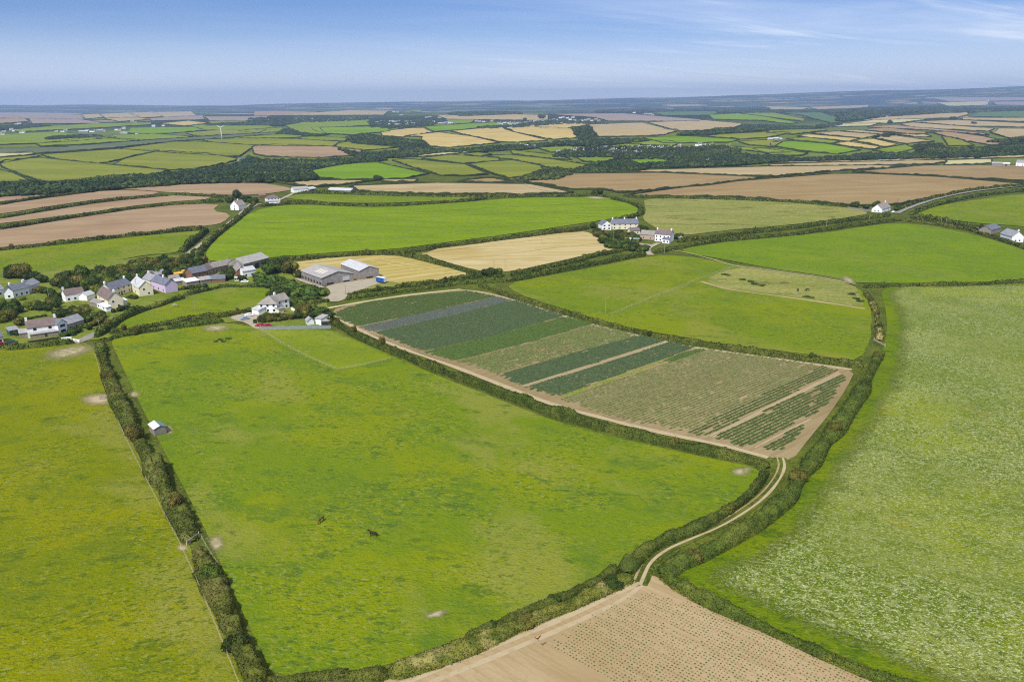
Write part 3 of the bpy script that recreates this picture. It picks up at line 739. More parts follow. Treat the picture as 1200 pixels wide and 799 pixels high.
strip([(388, 366), (401, 376), (430, 391), (470, 408), (520, 425), (560, 440), (600, 456), (650, 475), (700, 488), (750, 501), (800, 512), (850, 522), (900, 536)], 2.4, 'dirt', 'bare earth headland along the lower side of the vegetable field', 'headland', 1)
strip([(540, 340), (565, 342), (600, 351), (650, 367), (700, 382), (750, 394), (800, 405), (850, 412), (900, 419), (950, 426), (998, 433)], 2.2, 'dirt', 'bare earth headland along the upper side of the vegetable field', 'headland', 1)
strip([(364, 365), (395, 359), (440, 351), (490, 344), (540, 339)], 2.5, 'cream', 'pale grassy headland at the far end of the vegetable field', 'headland', 1)
# worn patches
def patch(px, mat, label, name='worn_patch', lvl=2, seed=0):
    return bare_patch(px, mat, label, name, lvl)
patch([(95, 466), (108, 462), (124, 461), (133, 465), (132, 471), (118, 475), (102, 474)], 'dirt', 'pale worn ring of earth left of the long hedge')
patch([(151, 462), (156, 458), (164, 460), (163, 465), (155, 466)], 'bare', 'small worn patch right of the long hedge')
patch([(50, 415), (75, 406), (108, 403), (110, 410), (85, 419), (58, 422)], 'bare', 'worn grass patch below the lane end by the white house')
patch([(243, 629), (250, 627), (262, 630), (264, 641), (256, 647), (247, 642)], 'bare', 'worn earth patch right of the gap in the long hedge')
patch([(207, 639), (214, 637), (221, 640), (219, 645), (209, 645)], 'dirt', 'small worn earth patch left of the gap in the long hedge')
patch([(234, 385), (250, 380), (270, 381), (266, 387), (245, 389)], 'bare', 'worn patch of grass below the white house gateway')
patch([(194, 500), (199, 497), (203, 502), (202, 508), (196, 509)], 'bare', 'reddish bare earth beside the field shelter')
patch([(855, 550), (872, 547), (882, 549), (876, 557), (862, 557)], 'bare', 'worn corner of the horse pasture near the track')
patch([(495, 722), (508, 716), (526, 713), (520, 721), (505, 725)], 'bare', 'scuffed pale patch in the lower horse pasture')

# mid fields ------------------------------------------------------
MF = [
 ('grass_mid', 'green pasture with a tall bare pole behind the vegetable field', [(592, 333), (640, 323), (700, 313), (760, 300), (800, 299), (850, 308), (900, 318), (960, 326), (1005, 336), (1018, 350), (1022, 370), (1020, 400), (1008, 422), (980, 420), (900, 409), (850, 403), (800, 395), (750, 386), (700, 374), (650, 359), (605, 344)], 0),
 ('grass_ol', 'pale olive paddock where two dark horses graze', [(822, 329), (860, 313), (900, 317), (960, 325), (1000, 333), (1008, 345), (1013, 361), (960, 352), (900, 344), (850, 338)], 1),
 ('grass_rt', 'large plain green field right of the two white farmhouses', [(798, 291), (850, 284), (900, 279), (960, 274), (1010, 266), (1050, 261), (1100, 266), (1150, 277), (1200, 293), (1280, 318), (1280, 326), (1200, 328), (1140, 331), (1010, 332), (990, 328), (960, 322), (900, 314), (850, 304), (805, 297)], 0),
 ('grass_ol', 'pale olive rough field behind the two white farmhouses', [(755, 233), (800, 233), (900, 236), (960, 240), (1005, 245), (1020, 250), (1000, 254), (940, 262), (900, 266), (850, 270), (800, 276), (785, 275), (762, 264), (752, 256), (757, 248), (755, 240)], 0),
 ('grass_mid', 'green field with whitish lower edge inside the right lane bend', [(1072, 251), (1085, 244), (1137, 235), (1200, 227), (1300, 218), (1300, 280), (1200, 265), (1150, 262), (1135, 260), (1100, 256)], 0),
 ('grass_br', 'vivid green striped meadow in the middle distance', [(240, 304), (243, 292), (262, 272), (285, 254), (310, 243), (350, 240), (400, 242), (450, 243), (500, 240), (560, 236), (600, 232), (700, 231), (718, 233), (738, 239), (748, 244), (748, 249), (735, 253), (700, 259), (640, 268), (600, 274), (500, 287), (460, 292), (400, 295), (330, 301), (290, 304), (262, 307)], 0),
 ('grass_mid', 'narrow green strip field below the long brown field', [(332, 232), (345, 228), (375, 227), (450, 230), (525, 231), (562, 231), (545, 234), (485, 237), (450, 238), (400, 238), (350, 234)], 0),
 ('gold2', 'golden stubble field with tyre curves behind the two grey barns', [(336, 309), (345, 307), (400, 301), (460, 298), (512, 309), (556, 323), (520, 329), (475, 334), (440, 330), (350, 327), (340, 318)], 0),
 ('grass_ol', 'rough grass corner in front of the blue trailer', [(425, 337), (450, 329), (462, 330), (472, 334), (455, 338), (420, 342)], 1),
 ('gold3', 'pale golden stubble field left of the farmhouse cluster', [(485, 295), (600, 279.5), (680, 271), (693, 273), (705, 282), (738, 289), (700, 296), (650, 307), (600, 318), (580, 319), (560, 317), (520, 306)], 0),
 ('brownL', 'lowest pinkish brown field on the left', [(-60, 276), (0, 270), (87, 256), (175, 242), (260, 238), (247, 247), (272, 251), (262, 261), (245, 264.5), (140, 275), (50, 285), (0, 290), (-60, 296)], 0),
 ('brownL', 'second pinkish brown field up on the left', [(-60, 264), (0, 257), (62, 246.5), (125, 236.5), (197, 230), (205, 229), (262, 232), (175, 238.5), (87, 251.5), (0, 262), (-60, 268)], 0),
 ('brownL', 'third pinkish brown field up on the left', [(-60, 245), (0, 241), (22, 237), (100, 226.5), (125, 223.5), (160, 223), (197, 226.5), (120, 233), (62, 241), (0, 251), (-60, 256)], 0),
 ('brownL', 'thin top sliver of pinkish brown field on the left', [(-60, 237), (0, 231), (88, 225), (98, 225.5), (15, 235), (-60, 241)], 0),
 ('brownL', 'upper pinkish brown field behind the white gabled cottage', [(138, 221), (225, 215.5), (300, 214), (330, 218), (345, 222), (322, 226), (300, 228), (275, 229), (205, 226), (160, 222.5)], 0),
 ('grass_mid', 'green field below the brown fields on the left', [(-60, 300), (0, 294), (50, 289), (140, 279), (235, 270), (240, 271), (212, 292), (203, 297), (175, 298), (147, 303), (95, 312), (62, 317), (0, 318), (-60, 320)], 0),
 ('grass_gd', 'garden lawns and rough ground of the hamlet', [(-60, 320), (0, 318), (62, 317), (95, 312), (147, 303), (203, 297), (240, 305), (262, 310), (330, 304), (345, 328), (372, 345), (385, 356), (384, 384), (300, 384), (280, 374), (120, 397), (60, 404), (0, 410), (-80, 410)], 0),
 ('grass_mid', 'curved green paddock between the hamlet and the white house', [(132, 386), (145, 374), (165, 366), (200, 357), (240, 344), (280, 336), (335, 340), (350, 346), (320, 350), (285, 362), (250, 370), (200, 377), (150, 387)], 1),
]
for m_, l_, p_, lv in MF: field(p_, m_, l_, lvl=lv, rag=.8)
strip([(822, 330), (850, 339), (900, 345.5), (960, 353.5), (1014, 362)], 2.2, 'tan', 'tan trodden path along the lower edge of the horse paddock', 'path', 3)
strip([(786, 293), (810, 297), (845, 307), (862, 312), (900, 317), (960, 325), (1002, 333)], 1.6, 'bare', 'worn path along the top of the horse paddock', 'path', 3)
strip([(862, 313), (840, 321), (800, 336), (760, 352), (715, 370)], .7, 'grass_ol', 'faint straight mown line across the green pasture', 'path', 3)
for q in ([(352, 313), (358, 309), (370, 306), (390, 303.5)], [(345, 316), (352, 310), (366, 305.5), (385, 302.5)], [(430, 305), (470, 312), (520, 322)], [(445, 303), (485, 311), (535, 321)], [(495, 297), (560, 289), (640, 280), (690, 276)], [(530, 304), (600, 297), (660, 289), (715, 284)]):
    strip(q, 1.6, 'gold2' if q[0][0] > 480 else 'gold', 'faint curved tyre line in the golden stubble', 'tyre_line', 2)
for q in ([(300, 262), (400, 259), (520, 254), (640, 247), (735, 246)], [(270, 290), (380, 284), (500, 276), (600, 264), (700, 253)], [(330, 252), (450, 251), (600, 242), (705, 239)]):
    strip(q, 1.1, 'grass_ol', 'faint tractor line crossing the vivid meadow', 'tractor_line', 2)
# yard, drives, lanes
field([(372, 352), (388, 346), (386, 339), (380, 336), (400, 331), (440, 326), (455, 329), (440, 333), (420, 341), (408, 349), (395, 354)], 'gravel', 'pale concrete yard in front of the grey barns', 'yard', 2, 'yard', 1)
strip([(347, 326), (360, 331), (378, 337)], 3, 'gravel', 'pale strip of track left of the big barn', 'track', 3)
strip([(362, 357), (372, 353), (390, 350)], 3, 'gravel', 'short drive from the white house to the barn yard', 'drive', 3)
field([(268, 371), (290, 366), (303, 367), (305, 372), (298, 377), (307, 384), (300, 386), (288, 378), (275, 375)], 'gravel', 'gravel parking drive beside the white house', 'drive', 2, 'drive', 1)
strip([(124, 386), (108, 392), (97, 399), (88, 402)], 4.5, 'asphalt', 'grey lane end beside the left white house', 'lane', 3, 'lane')
LANE = [(300, 234), (290, 243), (279, 254), (268, 262), (250, 276), (236, 286), (222, 296)]
strip(LANE, 4.0, 'gravel', 'pale lane climbing from the hamlet to the white gabled cottage', 'lane', 3, 'lane')
strip([(222, 296), (206, 309), (196, 321), (190, 330)], 3.5, 'gravel', 'pale lane dropping between trees into the hamlet', 'lane', 3, 'lane')
strip([(283, 249), (291, 246), (300, 240)], 5, 'gravel', 'pale parking spot beside the white gabled cottage', 'drive', 3, 'drive')
strip([(300, 240), (320, 238), (340, 229), (346, 225)], 4, 'gravel', 'pale drive through the small left farmyard', 'drive', 3, 'drive')
strip([(1051, 250), (1062, 245), (1078, 239), (1100, 232), (1140, 224), (1200, 218)], 5, 'asphalt', 'pale lane rising to the right beside the white cottage', 'lane', 3, 'lane')
strip([(763, 299), (758, 294), (762, 289), (772, 285)], 4, 'gravel', 'pale drive entrance of the farmhouse cluster', 'drive', 3, 'drive')
strip([(715, 283), (735, 284), (750, 286), (765, 288)], 5, 'gravel', 'pale garden parking strip in the farmhouse cluster', 'drive', 3, 'drive')
patch([(684, 232), (690, 230.5), (705, 231), (712, 233), (700, 233.5)], 'dirt', 'bare gateway at the top right of the vivid meadow')
patch([(990, 322), (1003, 330), (1000, 333), (985, 328)], 'bare', 'worn paddock corner by the hedge')
strip([(615, 216), (622, 219), (640, 224), (665, 226)], 4, 'dirt', 'pale track beside the tan field corner', 'track', 3)
strip([(1166, 196), (1180, 195.5), (1200, 196)], 8, 'gravel', 'pale yard of the far right farm', 'yard', 3, 'yard')

# ================================================================== NEAR HEDGES
H1 = [(116, 398), (120, 418), (128, 443), (139, 470), (158, 507), (184, 554), (205, 592), (224, 628)]
H1b = [(230, 640), (246, 673), (262, 710), (278, 745), (293, 778), (303, 800), (318, 840)]
hedge(H1, 6.0, 3.4, 'hedge', 'long straight wind combed hedge, upper part above the bare gap', rough=.45, dens=1.5)
hedge(H1b, 6.4, 3.6, 'hedge', 'long straight wind combed hedge, lower part reaching the bottom edge', rough=.45, dens=1.5)
hedge([(388, 374), (420, 391.5), (470, 413), (520, 433), (560, 448), (600, 463), (650, 482), (700, 496), (750, 508), (800, 519), (850, 529), (885, 535), (900, 543)], 4.4, 3.2, 'hedge_d', 'dark trimmed hedge between the horse pasture and the vegetable field', rough=.22)
hedge([(898, 549), (890, 565), (872, 583), (845, 601), (815, 615), (783, 628), (758, 641), (742, 654), (732, 666)], 5.0, 2.3, 'hedge_d', 'dark bushy hedge on the left side of the curving track', rough=.35)
hedge([(738, 672), (700, 690), (650, 713), (600, 734), (550, 754), (500, 773), (455, 787)], 5.5, 1.5, 'hedge_r', 'straw and weed covered bank along the edge of the bare earth field', rough=.5, shag=.5, cat='bank')
hedge([(725, 664), (690, 684), (640, 707), (590, 728), (545, 745)], 3.0, 1.4, 'hedge_d', 'low dark bramble strip behind the weedy bank', rough=.5, cat='bramble')
hedge([(455, 785), (420, 790), (370, 794), (322, 798), (300, 808)], 4.5, 2.2, 'hedge', 'uneven low hedge at the bottom edge of the horse pasture', rough=.45)
hedge([(1032, 408), (1024, 428), (1009, 458), (987, 491), (963, 522), (941, 554), (924, 579), (898, 603), (864, 626), (824, 645), (792, 658), (777, 668)], 6.4, 2.7, 'hedge_g', 'thick green hedge between the track and the flowering meadow', rough=.28)
hedge([(776, 670), (800, 687), (850, 711), (900, 734), (950, 757), (1000, 778), (1050, 798), (1110, 822)], 4.4, 2.2, 'hedge_g', 'weedy hedge bank between the bare earth field and the flowering meadow', rough=.4, shag=.45)
hedge([(775, 676), (800, 693), (850, 716), (900, 738), (950, 761), (1000, 782), (1060, 806)], 2.2, .9, 'hedge_r', 'low straw coloured verge along the bare earth field', rough=.6, shag=.5, cat='verge')
hedge([(1014, 342), (1022, 352), (1028, 368), (1031, 385), (1031, 396)], 3.4, 2.4, 'hedge_r', 'brownish stony hedge at the top corner of the flowering meadow', rough=.45)
hedge([(562, 333), (600, 346), (650, 362), (700, 377), (750, 389), (800, 399), (850, 407), (900, 413), (950, 419), (985, 424), (1012, 428)], 3.6, 2.2, 'hedge', 'long brownish hedge on the far side of the vegetable field', rough=.45)
hedge([(405, 349), (440, 344), (480, 339), (520, 333), (560, 329), (590, 328)], 3.6, 2.2, 'hedge_g', 'near hedge of the pair behind the vegetable field', rough=.3)
hedge([(407, 343), (450, 336.5), (500, 330.5), (550, 324), (578, 321)], 3.2, 2.6, 'hedge_d', 'far hedge of the pair below the golden stubble field', rough=.3)
hedge([(594, 327), (640, 319), (690, 309), (730, 301), (755, 297)], 5, 3.0, 'hedge_d', 'near lane hedge left of the farmhouse drive', rough=.3)
hedge([(600, 320), (650, 310), (700, 297.5), (745, 289), (762, 288)], 5, 2.6, 'hedge_d', 'far lane hedge below the pale golden stubble', rough=.3)
hedge([(768, 294), (800, 287.5), (850, 280), (900, 276), (950, 271), (1010, 262), (1050, 257)], 5, 2.6, 'hedge_d', 'near lane hedge right of the farmhouse drive', rough=.3)
hedge([(795, 281.5), (850, 273.5), (900, 269), (945, 264), (1000, 256.5), (1042, 251)], 5, 3.0, 'hedge_d', 'far lane hedge below the pale olive rough field', rough=.35)
hedge([(1068, 252.5), (1100, 257), (1125, 261), (1145, 266), (1160, 272)], 6, 4, 'hedge_d', 'tall dark hedge leading to the far right slate roofed farmhouse', rough=.45)
hedge([(1052, 257), (1100, 262), (1130, 267), (1155, 274), (1180, 282), (1215, 294)], 4.5, 2.2, 'hedge', 'low hedge along the top right of the plain green field', rough=.3)
hedge([(1050, 244), (1085, 233), (1125, 224), (1165, 219), (1215, 216)], 5, 3, 'hedge_d', 'upper hedge of the rising right hand lane', rough=.3)
hedge([(1068, 249.5), (1092, 240.5), (1130, 231), (1165, 226), (1215, 221)], 5, 3, 'hedge_d', 'lower hedge of the rising right hand lane', rough=.3)
hedge([(1012, 334), (1060, 333), (1120, 332), (1160, 331), (1215, 327)], 4, 2.6, 'hedge_d', 'dark hedge across the top of the flowering meadow', rough=.35)
hedge([(735, 229.5), (800, 231), (860, 232.5), (900, 234), (950, 237.5), (1000, 242)], 4.5, 3, 'hedge_d', 'straight hedge under the big brown field', rough=.3)
hedge([(717, 231.5), (740, 237), (751, 242), (752, 249), (740, 253), (722, 257)], 6, 3.4, 'hedge_d', 'curved hedge round the right end of the vivid meadow', rough=.35)
hedge([(305, 240.5), (350, 236), (400, 239.5), (450, 240.5), (485, 238.5), (550, 234.5), (570, 231)], 4.5, 3, 'hedge_d', 'hedge between the vivid meadow and the narrow green strip', rough=.35)
hedge([(347, 226), (375, 225), (412, 226.5), (475, 228.5), (525, 229.5), (565, 229.5), (630, 229.5), (680, 228), (714, 229)], 4.5, 3, 'hedge_d', 'long dark hedge below the pale brown central field', rough=.3)
hedge([(330, 303), (400, 298), (460, 295), (500, 290), (550, 284), (600, 277.5), (640, 272.5), (690, 266)], 4.6, 3.2, 'hedge_d', 'long dark hedge along the lower side of the vivid meadow', rough=.3)
hedge([(470, 297), (512, 306), (565, 321), (588, 326)], 4.2, 3.2, 'hedge_d', 'slanting hedge between the two golden stubble fields', rough=.35)
hedge([(298, 238), (276, 258), (257, 272), (240, 286), (232, 297)], 5, 3, 'hedge_d', 'right hand hedge of the climbing pale lane', rough=.35)
hedge([(243, 268), (225, 281), (213, 292)], 5, 4, 'hedge_d', 'left hand hedge of the climbing pale lane', rough=.4)
hedge([(-40, 296), (0, 291), (50, 286.5), (100, 281), (140, 276.5), (200, 270), (240, 266.5)], 4.5, 3, 'hedge_d', 'hedge below the lowest pinkish brown field', rough=.3)
hedge([(-40, 273), (0, 266.5), (87, 253.5), (175, 240.5), (262, 234.5)], 5, 3.2, 'hedge_d', 'hedge above the lowest pinkish brown field', rough=.3)
hedge([(-40, 258), (0, 254), (62, 243.5), (125, 234.5), (197, 228)], 5, 3.2, 'hedge_d', 'hedge below the third pinkish brown field', rough=.3)
hedge([(0, 238.5), (22, 234.5), (60, 229), (100, 225)], 4.5, 3, 'hedge_d', 'short hedge below the top brown sliver on the left', rough=.3)
hedge([(205, 227), (240, 229), (268, 231)], 4.5, 3, 'hedge_d', 'short hedge left of the white gabled cottage', rough=.4)
hedge([(-20, 407), (0, 406), (30, 405), (60, 402.5), (86, 399)], 4, 2.2, 'hedge_g', 'clipped hedge below the left white house garden', rough=.2)
hedge([(118, 396), (150, 390), (200, 382), (240, 377), (262, 374.5)], 4, 2.6, 'hedge_g', 'near hedge of the sunken lane left of the white house', rough=.25)
hedge([(128, 388), (165, 383), (200, 377), (228, 372), (260, 369), (297, 361)], 4, 2.4, 'hedge_d', 'far hedge of the sunken lane left of the white house', rough=.35)
hedge([(112, 392), (128, 380), (145, 369), (165, 361), (190, 354), (215, 346)], 5, 3.2, 'hedge_g', 'curved clipped hedge in front of the cream houses', rough=.25)
hedge([(215, 345), (240, 339.5), (262, 334), (300, 334), (335, 337)], 3.5, 2.0, 'hedge_d', 'low hedge in front of the stone farm buildings', rough=.4)
hedge([(340, 350), (362, 355), (378, 352), (384, 350)], 4, 2, 'hedge_g', 'low hedge beside the barn yard entrance', rough=.4)
hedge([(338, 346), (352, 350)], 4, 2.4, 'hedge_d', 'short hedge right of the white house', rough=.4)
hedge([(372, 368), (380, 372), (388, 377)], 4, 3, 'hedge_d', 'hedge corner by the grey sheds', rough=.4)

# ================================================================== FAR FIELDS
FN = {'far_green': 'green', 'far_olive': 'olive green', 'far_lush': 'bright green', 'far_blue': 'blue grey', 'far_teal': 'teal', 'brown': 'brown', 'brownL': 'pinkish brown', 'tan': 'tan', 'gold': 'golden', 'mauve': 'mauve brown', 'cream': 'cream'}
def zone(px, py):
    d = 'distant' if py < 149 else 'far'
    z = ('left of the tall wind turbine' if px < 257 else 'right of the tall wind turbine' if px < 450 else 'near the central golden fields' if px < 690 else 'beyond the wooded hamlet' if px < 900 else 'on the right hand hillside')
    return d, z
FF = [
 ('far_olive', [(1, 192), (8, 189), (49, 186), (125, 194), (197, 200), (175, 204), (125, 206), (88, 211), (60, 214), (32, 206), (5, 197)]),
 ('far_olive', [(50, 182), (135, 176), (185, 178), (132, 188), (115, 191), (70, 186.5)]),
 ('far_olive', [(188, 178), (240, 181), (277, 187), (272, 189), (230, 197), (200, 198.5), (135, 192.5), (150, 186)]),
 ('far_olive', [(142, 174.5), (205, 167.5), (235, 167.5), (297, 171.5), (278, 183), (207, 179)]),
 ('cream', [(-20, 181), (35, 179.5), (40, 181), (0, 184), (-20, 185)]),
 ('far_olive', [(-20, 187), (40, 183), (45, 184.5), (0, 191), (-20, 193)]),
 ('far_olive', [(-20, 200), (0, 200), (15, 204), (35, 212), (0, 214), (-20, 214)]),
 ('far_blue', [(-20, 173), (75, 172), (150, 166.5), (240, 161), (300, 157.5), (328, 156), (330, 158), (300, 160.5), (205, 166), (130, 173.5), (50, 179), (-20, 179)]),
 ('far_green', [(-20, 160), (0, 159), (62, 155.5), (105, 160), (135, 162), (82, 165.5), (45, 167.5), (0, 169), (-20, 170)]),
 ('far_green', [(45, 168.5), (100, 163), (145, 164), (162, 165.5), (105, 168.5), (50, 171)]),
 ('far_green', [(135, 159), (180, 158), (225, 160.5), (160, 165), (120, 161)]),
 ('far_lush', [(155, 151), (225, 150), (240, 153), (180, 157), (150, 155.5)]),
 ('far_green', [(225, 147.5), (262, 147), (310, 147.5), (322, 150), (300, 151), (240, 152)]),
 ('far_olive', [(220, 156), (262, 153), (310, 153.5), (300, 156), (235, 159)]),
 ('far_green', [(12, 151), (110, 146), (175, 145), (175, 147), (107, 150), (25, 154)]),
 ('gold', [(190, 145), (220, 142.7), (242, 144.5), (217, 147)]),
 ('tan', [(95, 135), (115, 134.5), (120, 137.5), (100, 139)]), ('tan', [(118, 134.5), (150, 133.3), (162, 137.5), (125, 138)]),
 ('tan', [(152, 133.3), (178, 132.5), (190, 136.5), (165, 137.5)]), ('tan', [(180, 132.7), (222, 132), (228, 135.5), (193, 137)]),
 ('tan', [(124, 139), (155, 138), (175, 140), (140, 142)]), ('brownL', [(0, 140), (27, 139.5), (32, 142.5), (0, 144)]),
 ('mauve', [(-20, 133), (93, 134), (98, 139.5), (60, 139), (-20, 138)]), ('mauve', [(36, 140), (90, 140.5), (118, 144), (40, 144.5)]),
 ('mauve', [(240, 137.7), (310, 137.5), (315, 141), (248, 141.3)]), ('far_olive', [(246, 142.7), (290, 141), (287, 143), (250, 144.7)]),
 ('mauve', [(228, 136.5), (236, 136.5), (238, 140), (180, 141), (175, 139)]),
 ('brownL', [(297, 172.7), (325, 170.5), (380, 172.5), (422, 176), (420, 181), (375, 184), (315, 183), (300, 180)]),
 ('far_olive', [(238, 164.8), (300, 163), (350, 164.5), (397, 166.7), (388, 171), (310, 170.6), (250, 167)]),
 ('far_green', [(352, 162), (372, 160.7), (407, 162.7), (402, 165), (357, 163.7)]),
 ('far_olive', [(397, 169), (412, 167), (470, 168.9), (470, 172), (425, 176), (395, 172)]),
 ('far_green', [(280, 154), (300, 152), (328, 150.7), (332, 154), (305, 155.5)]), ('far_green', [(268, 161.5), (300, 159.4), (350, 158), (352, 161), (305, 162.3)]),
 ('far_green', [(332, 146), (382, 142.7), (430, 141.5), (432, 147.5), (375, 150), (385, 157), (348, 156), (342, 150)]),
 ('far_lush', [(367, 150.5), (450, 150), (455, 154), (412, 157.5), (385, 156), (370, 153)]),
 ('gold', [(448, 154.7), (480, 151.3), (495, 151.3), (507, 155), (472, 159.8), (450, 158.5)]),
 ('gold', [(475, 160.7), (515, 156.3), (550, 161), (583, 167), (557, 169.3), (525, 172.3), (507, 171), (495, 165.5), (497, 161.5)]),
 ('gold', [(530, 155), (587, 149.7), (591, 153), (600, 156), (640, 164), (600, 166), (587, 165.7), (555, 159.5)]),
 ('gold', [(593, 149), (602, 148.5), (665, 151.3), (672, 154), (681, 160), (648, 163), (604, 155)]),
 ('gold', [(620, 147.5), (660, 144.7), (688, 146), (668, 150.3), (640, 150)]),
 ('far_lush', [(500, 148.7), (550, 146), (582, 144.7), (586, 147.3), (540, 151.5), (512, 153.8)]),
 ('far_green', [(522, 141), (555, 141), (550, 144), (530, 145)]),
 ('cream', [(472, 182.5), (520, 177), (567, 176), (550, 179), (512, 181.7), (485, 183.5)]),
 ('far_olive', [(495, 186), (530, 182.7), (582, 186), (584, 188), (543, 191.5)]),
 ('far_olive', [(462, 189), (482, 187.7), (543, 194), (570, 203.5), (550, 205.3), (517, 205), (500, 200)]),
 ('far_olive', [(552, 193.5), (575, 190.5), (600, 189), (631, 194.5), (634, 199), (610, 207), (597, 208), (582, 204)]),
 ('far_lush', [(366, 200), (405, 193), (440, 191.5), (500, 203.5), (470, 208.7), (400, 210.5), (375, 207.5)]),
 ('far_green', [(353, 199.5), (400, 191.3), (440, 187.7), (438, 189.5), (398, 193.6), (363, 200)]),
 ('far_lush', [(325, 192.5), (338, 195), (333, 202.5)]),
 ('far_olive', [(545, 181), (560, 179.7), (575, 181), (562, 183)]),
 ('far_olive', [(572, 184), (600, 182.5), (640, 187), (694, 193.7), (672, 199.5), (638, 195), (602, 187.5), (590, 187)]),
 ('far_olive', [(600, 177), (650, 182.3), (668, 186.5), (640, 185.5), (603, 181)]),
 ('brownL', [(300, 131.5), (325, 131), (372, 132), (350, 134.5), (300, 135.5)]), ('tan', [(328, 134.8), (410, 130.5), (453, 131.2), (448, 134.5), (400, 134.7)]),
 ('tan', [(515, 136.3), (600, 135.3), (640, 136), (640, 140.5), (527, 139.3)]), ('far_olive', [(473, 130), (495, 129.5), (492, 131.7)]),
 ('tan', [(412, 219), (515, 215.3), (620, 217), (670, 225), (665, 226.8), (600, 227.5), (517, 227), (425, 224.5)]),
 ('tan', [(325, 214.3), (350, 212.5), (440, 212.5), (398, 216.5), (370, 218.7), (350, 217)]),
 ('tan', [(450, 211.2), (487, 210.7), (485, 213), (450, 213.3)]), ('brown', [(537, 212.5), (570, 210), (600, 210.5), (612, 214), (560, 214)]),
 ('brown', [(583, 211), (650, 209.7), (670, 204.7), (780, 203.5), (893, 209), (825, 217), (775, 220.5), (725, 225.5), (712, 222), (670, 221), (630, 215), (605, 213.3)]),
 ('tan', [(737, 202), (760, 199.7), (900, 196.3), (1025, 195), (1060, 196.5), (975, 200.7), (900, 206.7), (850, 205), (780, 202.3)]),
 ('brown', [(732, 229), (790, 222), (850, 215), (900, 211), (975, 205), (1017, 205), (1100, 208.7), (1205, 217.5), (1165, 220), (1125, 224), (1085, 232), (1052, 239.5), (1000, 240.5), (950, 236), (900, 232.7), (800, 229.7)]),
 ('brown', [(1000, 202), (1085, 195.3), (1215, 194.8), (1215, 212.5), (1100, 206), (1020, 203)]),
 ('tan', [(903, 193), (1000, 190.5), (1105, 188.8), (1108, 190.8), (1085, 192.7), (1000, 193.8), (905, 194.7)]),
 ('tan', [(915, 188), (1000, 185.5), (1125, 182.7), (1215, 180.3), (1215, 184.5), (1110, 187), (1025, 189), (915, 190.5)]),
 ('cream', [(1112, 188.6), (1160, 187.6), (1160, 191.2), (1108, 192.6)]),
 ('tan', [(692, 147.3), (750, 145), (791, 154), (775, 157.5), (750, 159), (703, 160), (700, 156), (688, 153)]),
 ('tan', [(762, 144.7), (825, 142.3), (868, 146), (860, 148.7), (825, 152), (798, 153.2)]),
 ('mauve', [(645, 135), (730, 134.3), (820, 140), (815, 141.7), (715, 141), (700, 138)]),
 ('far_teal', [(765, 132), (800, 131.5), (845, 131.3), (832, 134.5), (780, 135)]),
 ('far_lush', [(833, 136), (867, 134.2), (893, 137.5), (933, 143), (922, 144.5), (893, 141), (838, 139.7)]),
 ('far_green', [(870, 133.9), (907, 133.3), (941, 139), (940, 141.5), (900, 137)]),
 ('far_teal', [(917, 133), (960, 132.6), (980, 138.7), (985, 142.3), (972, 143.5), (942, 136)]),
 ('far_lush', [(755, 162.3), (805, 161), (865, 164), (850, 166.3), (780, 167.3)]),
 ('far_olive', [(830, 158.7), (900, 155.8), (925, 156.5), (900, 160.7), (870, 162.3), (835, 160)]),
 ('cream', [(797, 158.5), (840, 156.3), (825, 159)]), ('far_green', [(728, 166), (780, 165.7), (797, 168), (785, 170.3), (740, 168.9)]),
 ('far_green', [(702, 169), (750, 169.8), (740, 172.3), (707, 171.8)]),
 ('far_green', [(632, 174), (667, 172.7), (675, 174.5), (647, 178)]), ('far_green', [(678, 185), (700, 182.4), (727, 186), (700, 190), (685, 188.6)]),
 ('far_lush', [(740, 187.5), (760, 184.7), (785, 189), (750, 192)]), ('tan', [(781, 180), (800, 181.3), (790, 185.7)]),
 ('far_green', [(842, 171.7), (900, 175.2), (925, 178), (900, 178.7), (850, 173.8)]), ('far_olive', [(867, 166.7), (900, 165.4), (915, 167), (905, 171.5), (880, 169.7)]),
 ('far_lush', [(905, 168), (930, 166.5), (965, 169.5), (1007, 175), (980, 179.8), (950, 177.5), (905, 171.5)]),
 ('far_green', [(884, 175.5), (905, 174.4), (945, 179.6), (936, 182), (905, 180.8)]),
 ('far_olive', [(905, 153.2), (965, 152.3), (967, 153.3), (930, 157), (900, 155.6)]),
 ('far_green', [(922, 163.5), (945, 162.3), (982, 165.7), (972, 167.6)]), ('gold', [(935, 160.3), (950, 158.9), (1005, 162.6), (992, 165.5)]),
 ('tan', [(952, 156.8), (982, 155.2), (1030, 158), (1010, 161.5)]), ('tan', [(987, 154.2), (1005, 153.2), (1037, 156), (1032, 157.2)]),
 ('gold', [(978, 169.3), (995, 167.3), (1030, 172), (1020, 174.6)]), ('gold', [(1003, 165.5), (1025, 164.2), (1053, 169.7), (1035, 171.5)]),
 ('tan', [(1024, 162.3), (1047, 159.8), (1093, 165.5), (1060, 167.6)]), ('far_green', [(1024, 176), (1060, 170.4), (1070, 174.5), (1050, 179)]),
 ('cream', [(950, 147.3), (987, 145.7), (1028, 145.3), (1018, 147.5), (955, 149)]), ('cream', [(992, 144.7), (1025, 141.5), (1088, 140.3), (1050, 144)]),
 ('tan', [(1012, 140.6), (1040, 137.3), (1130, 132.8), (1133, 135), (1118, 138), (1050, 139.5)]),
 ('far_teal', [(1137, 136), (1154, 131.5), (1215, 131), (1215, 137.5)]), ('tan', [(1130, 138.9), (1215, 138.9), (1215, 142.5), (1130, 140.3)]),
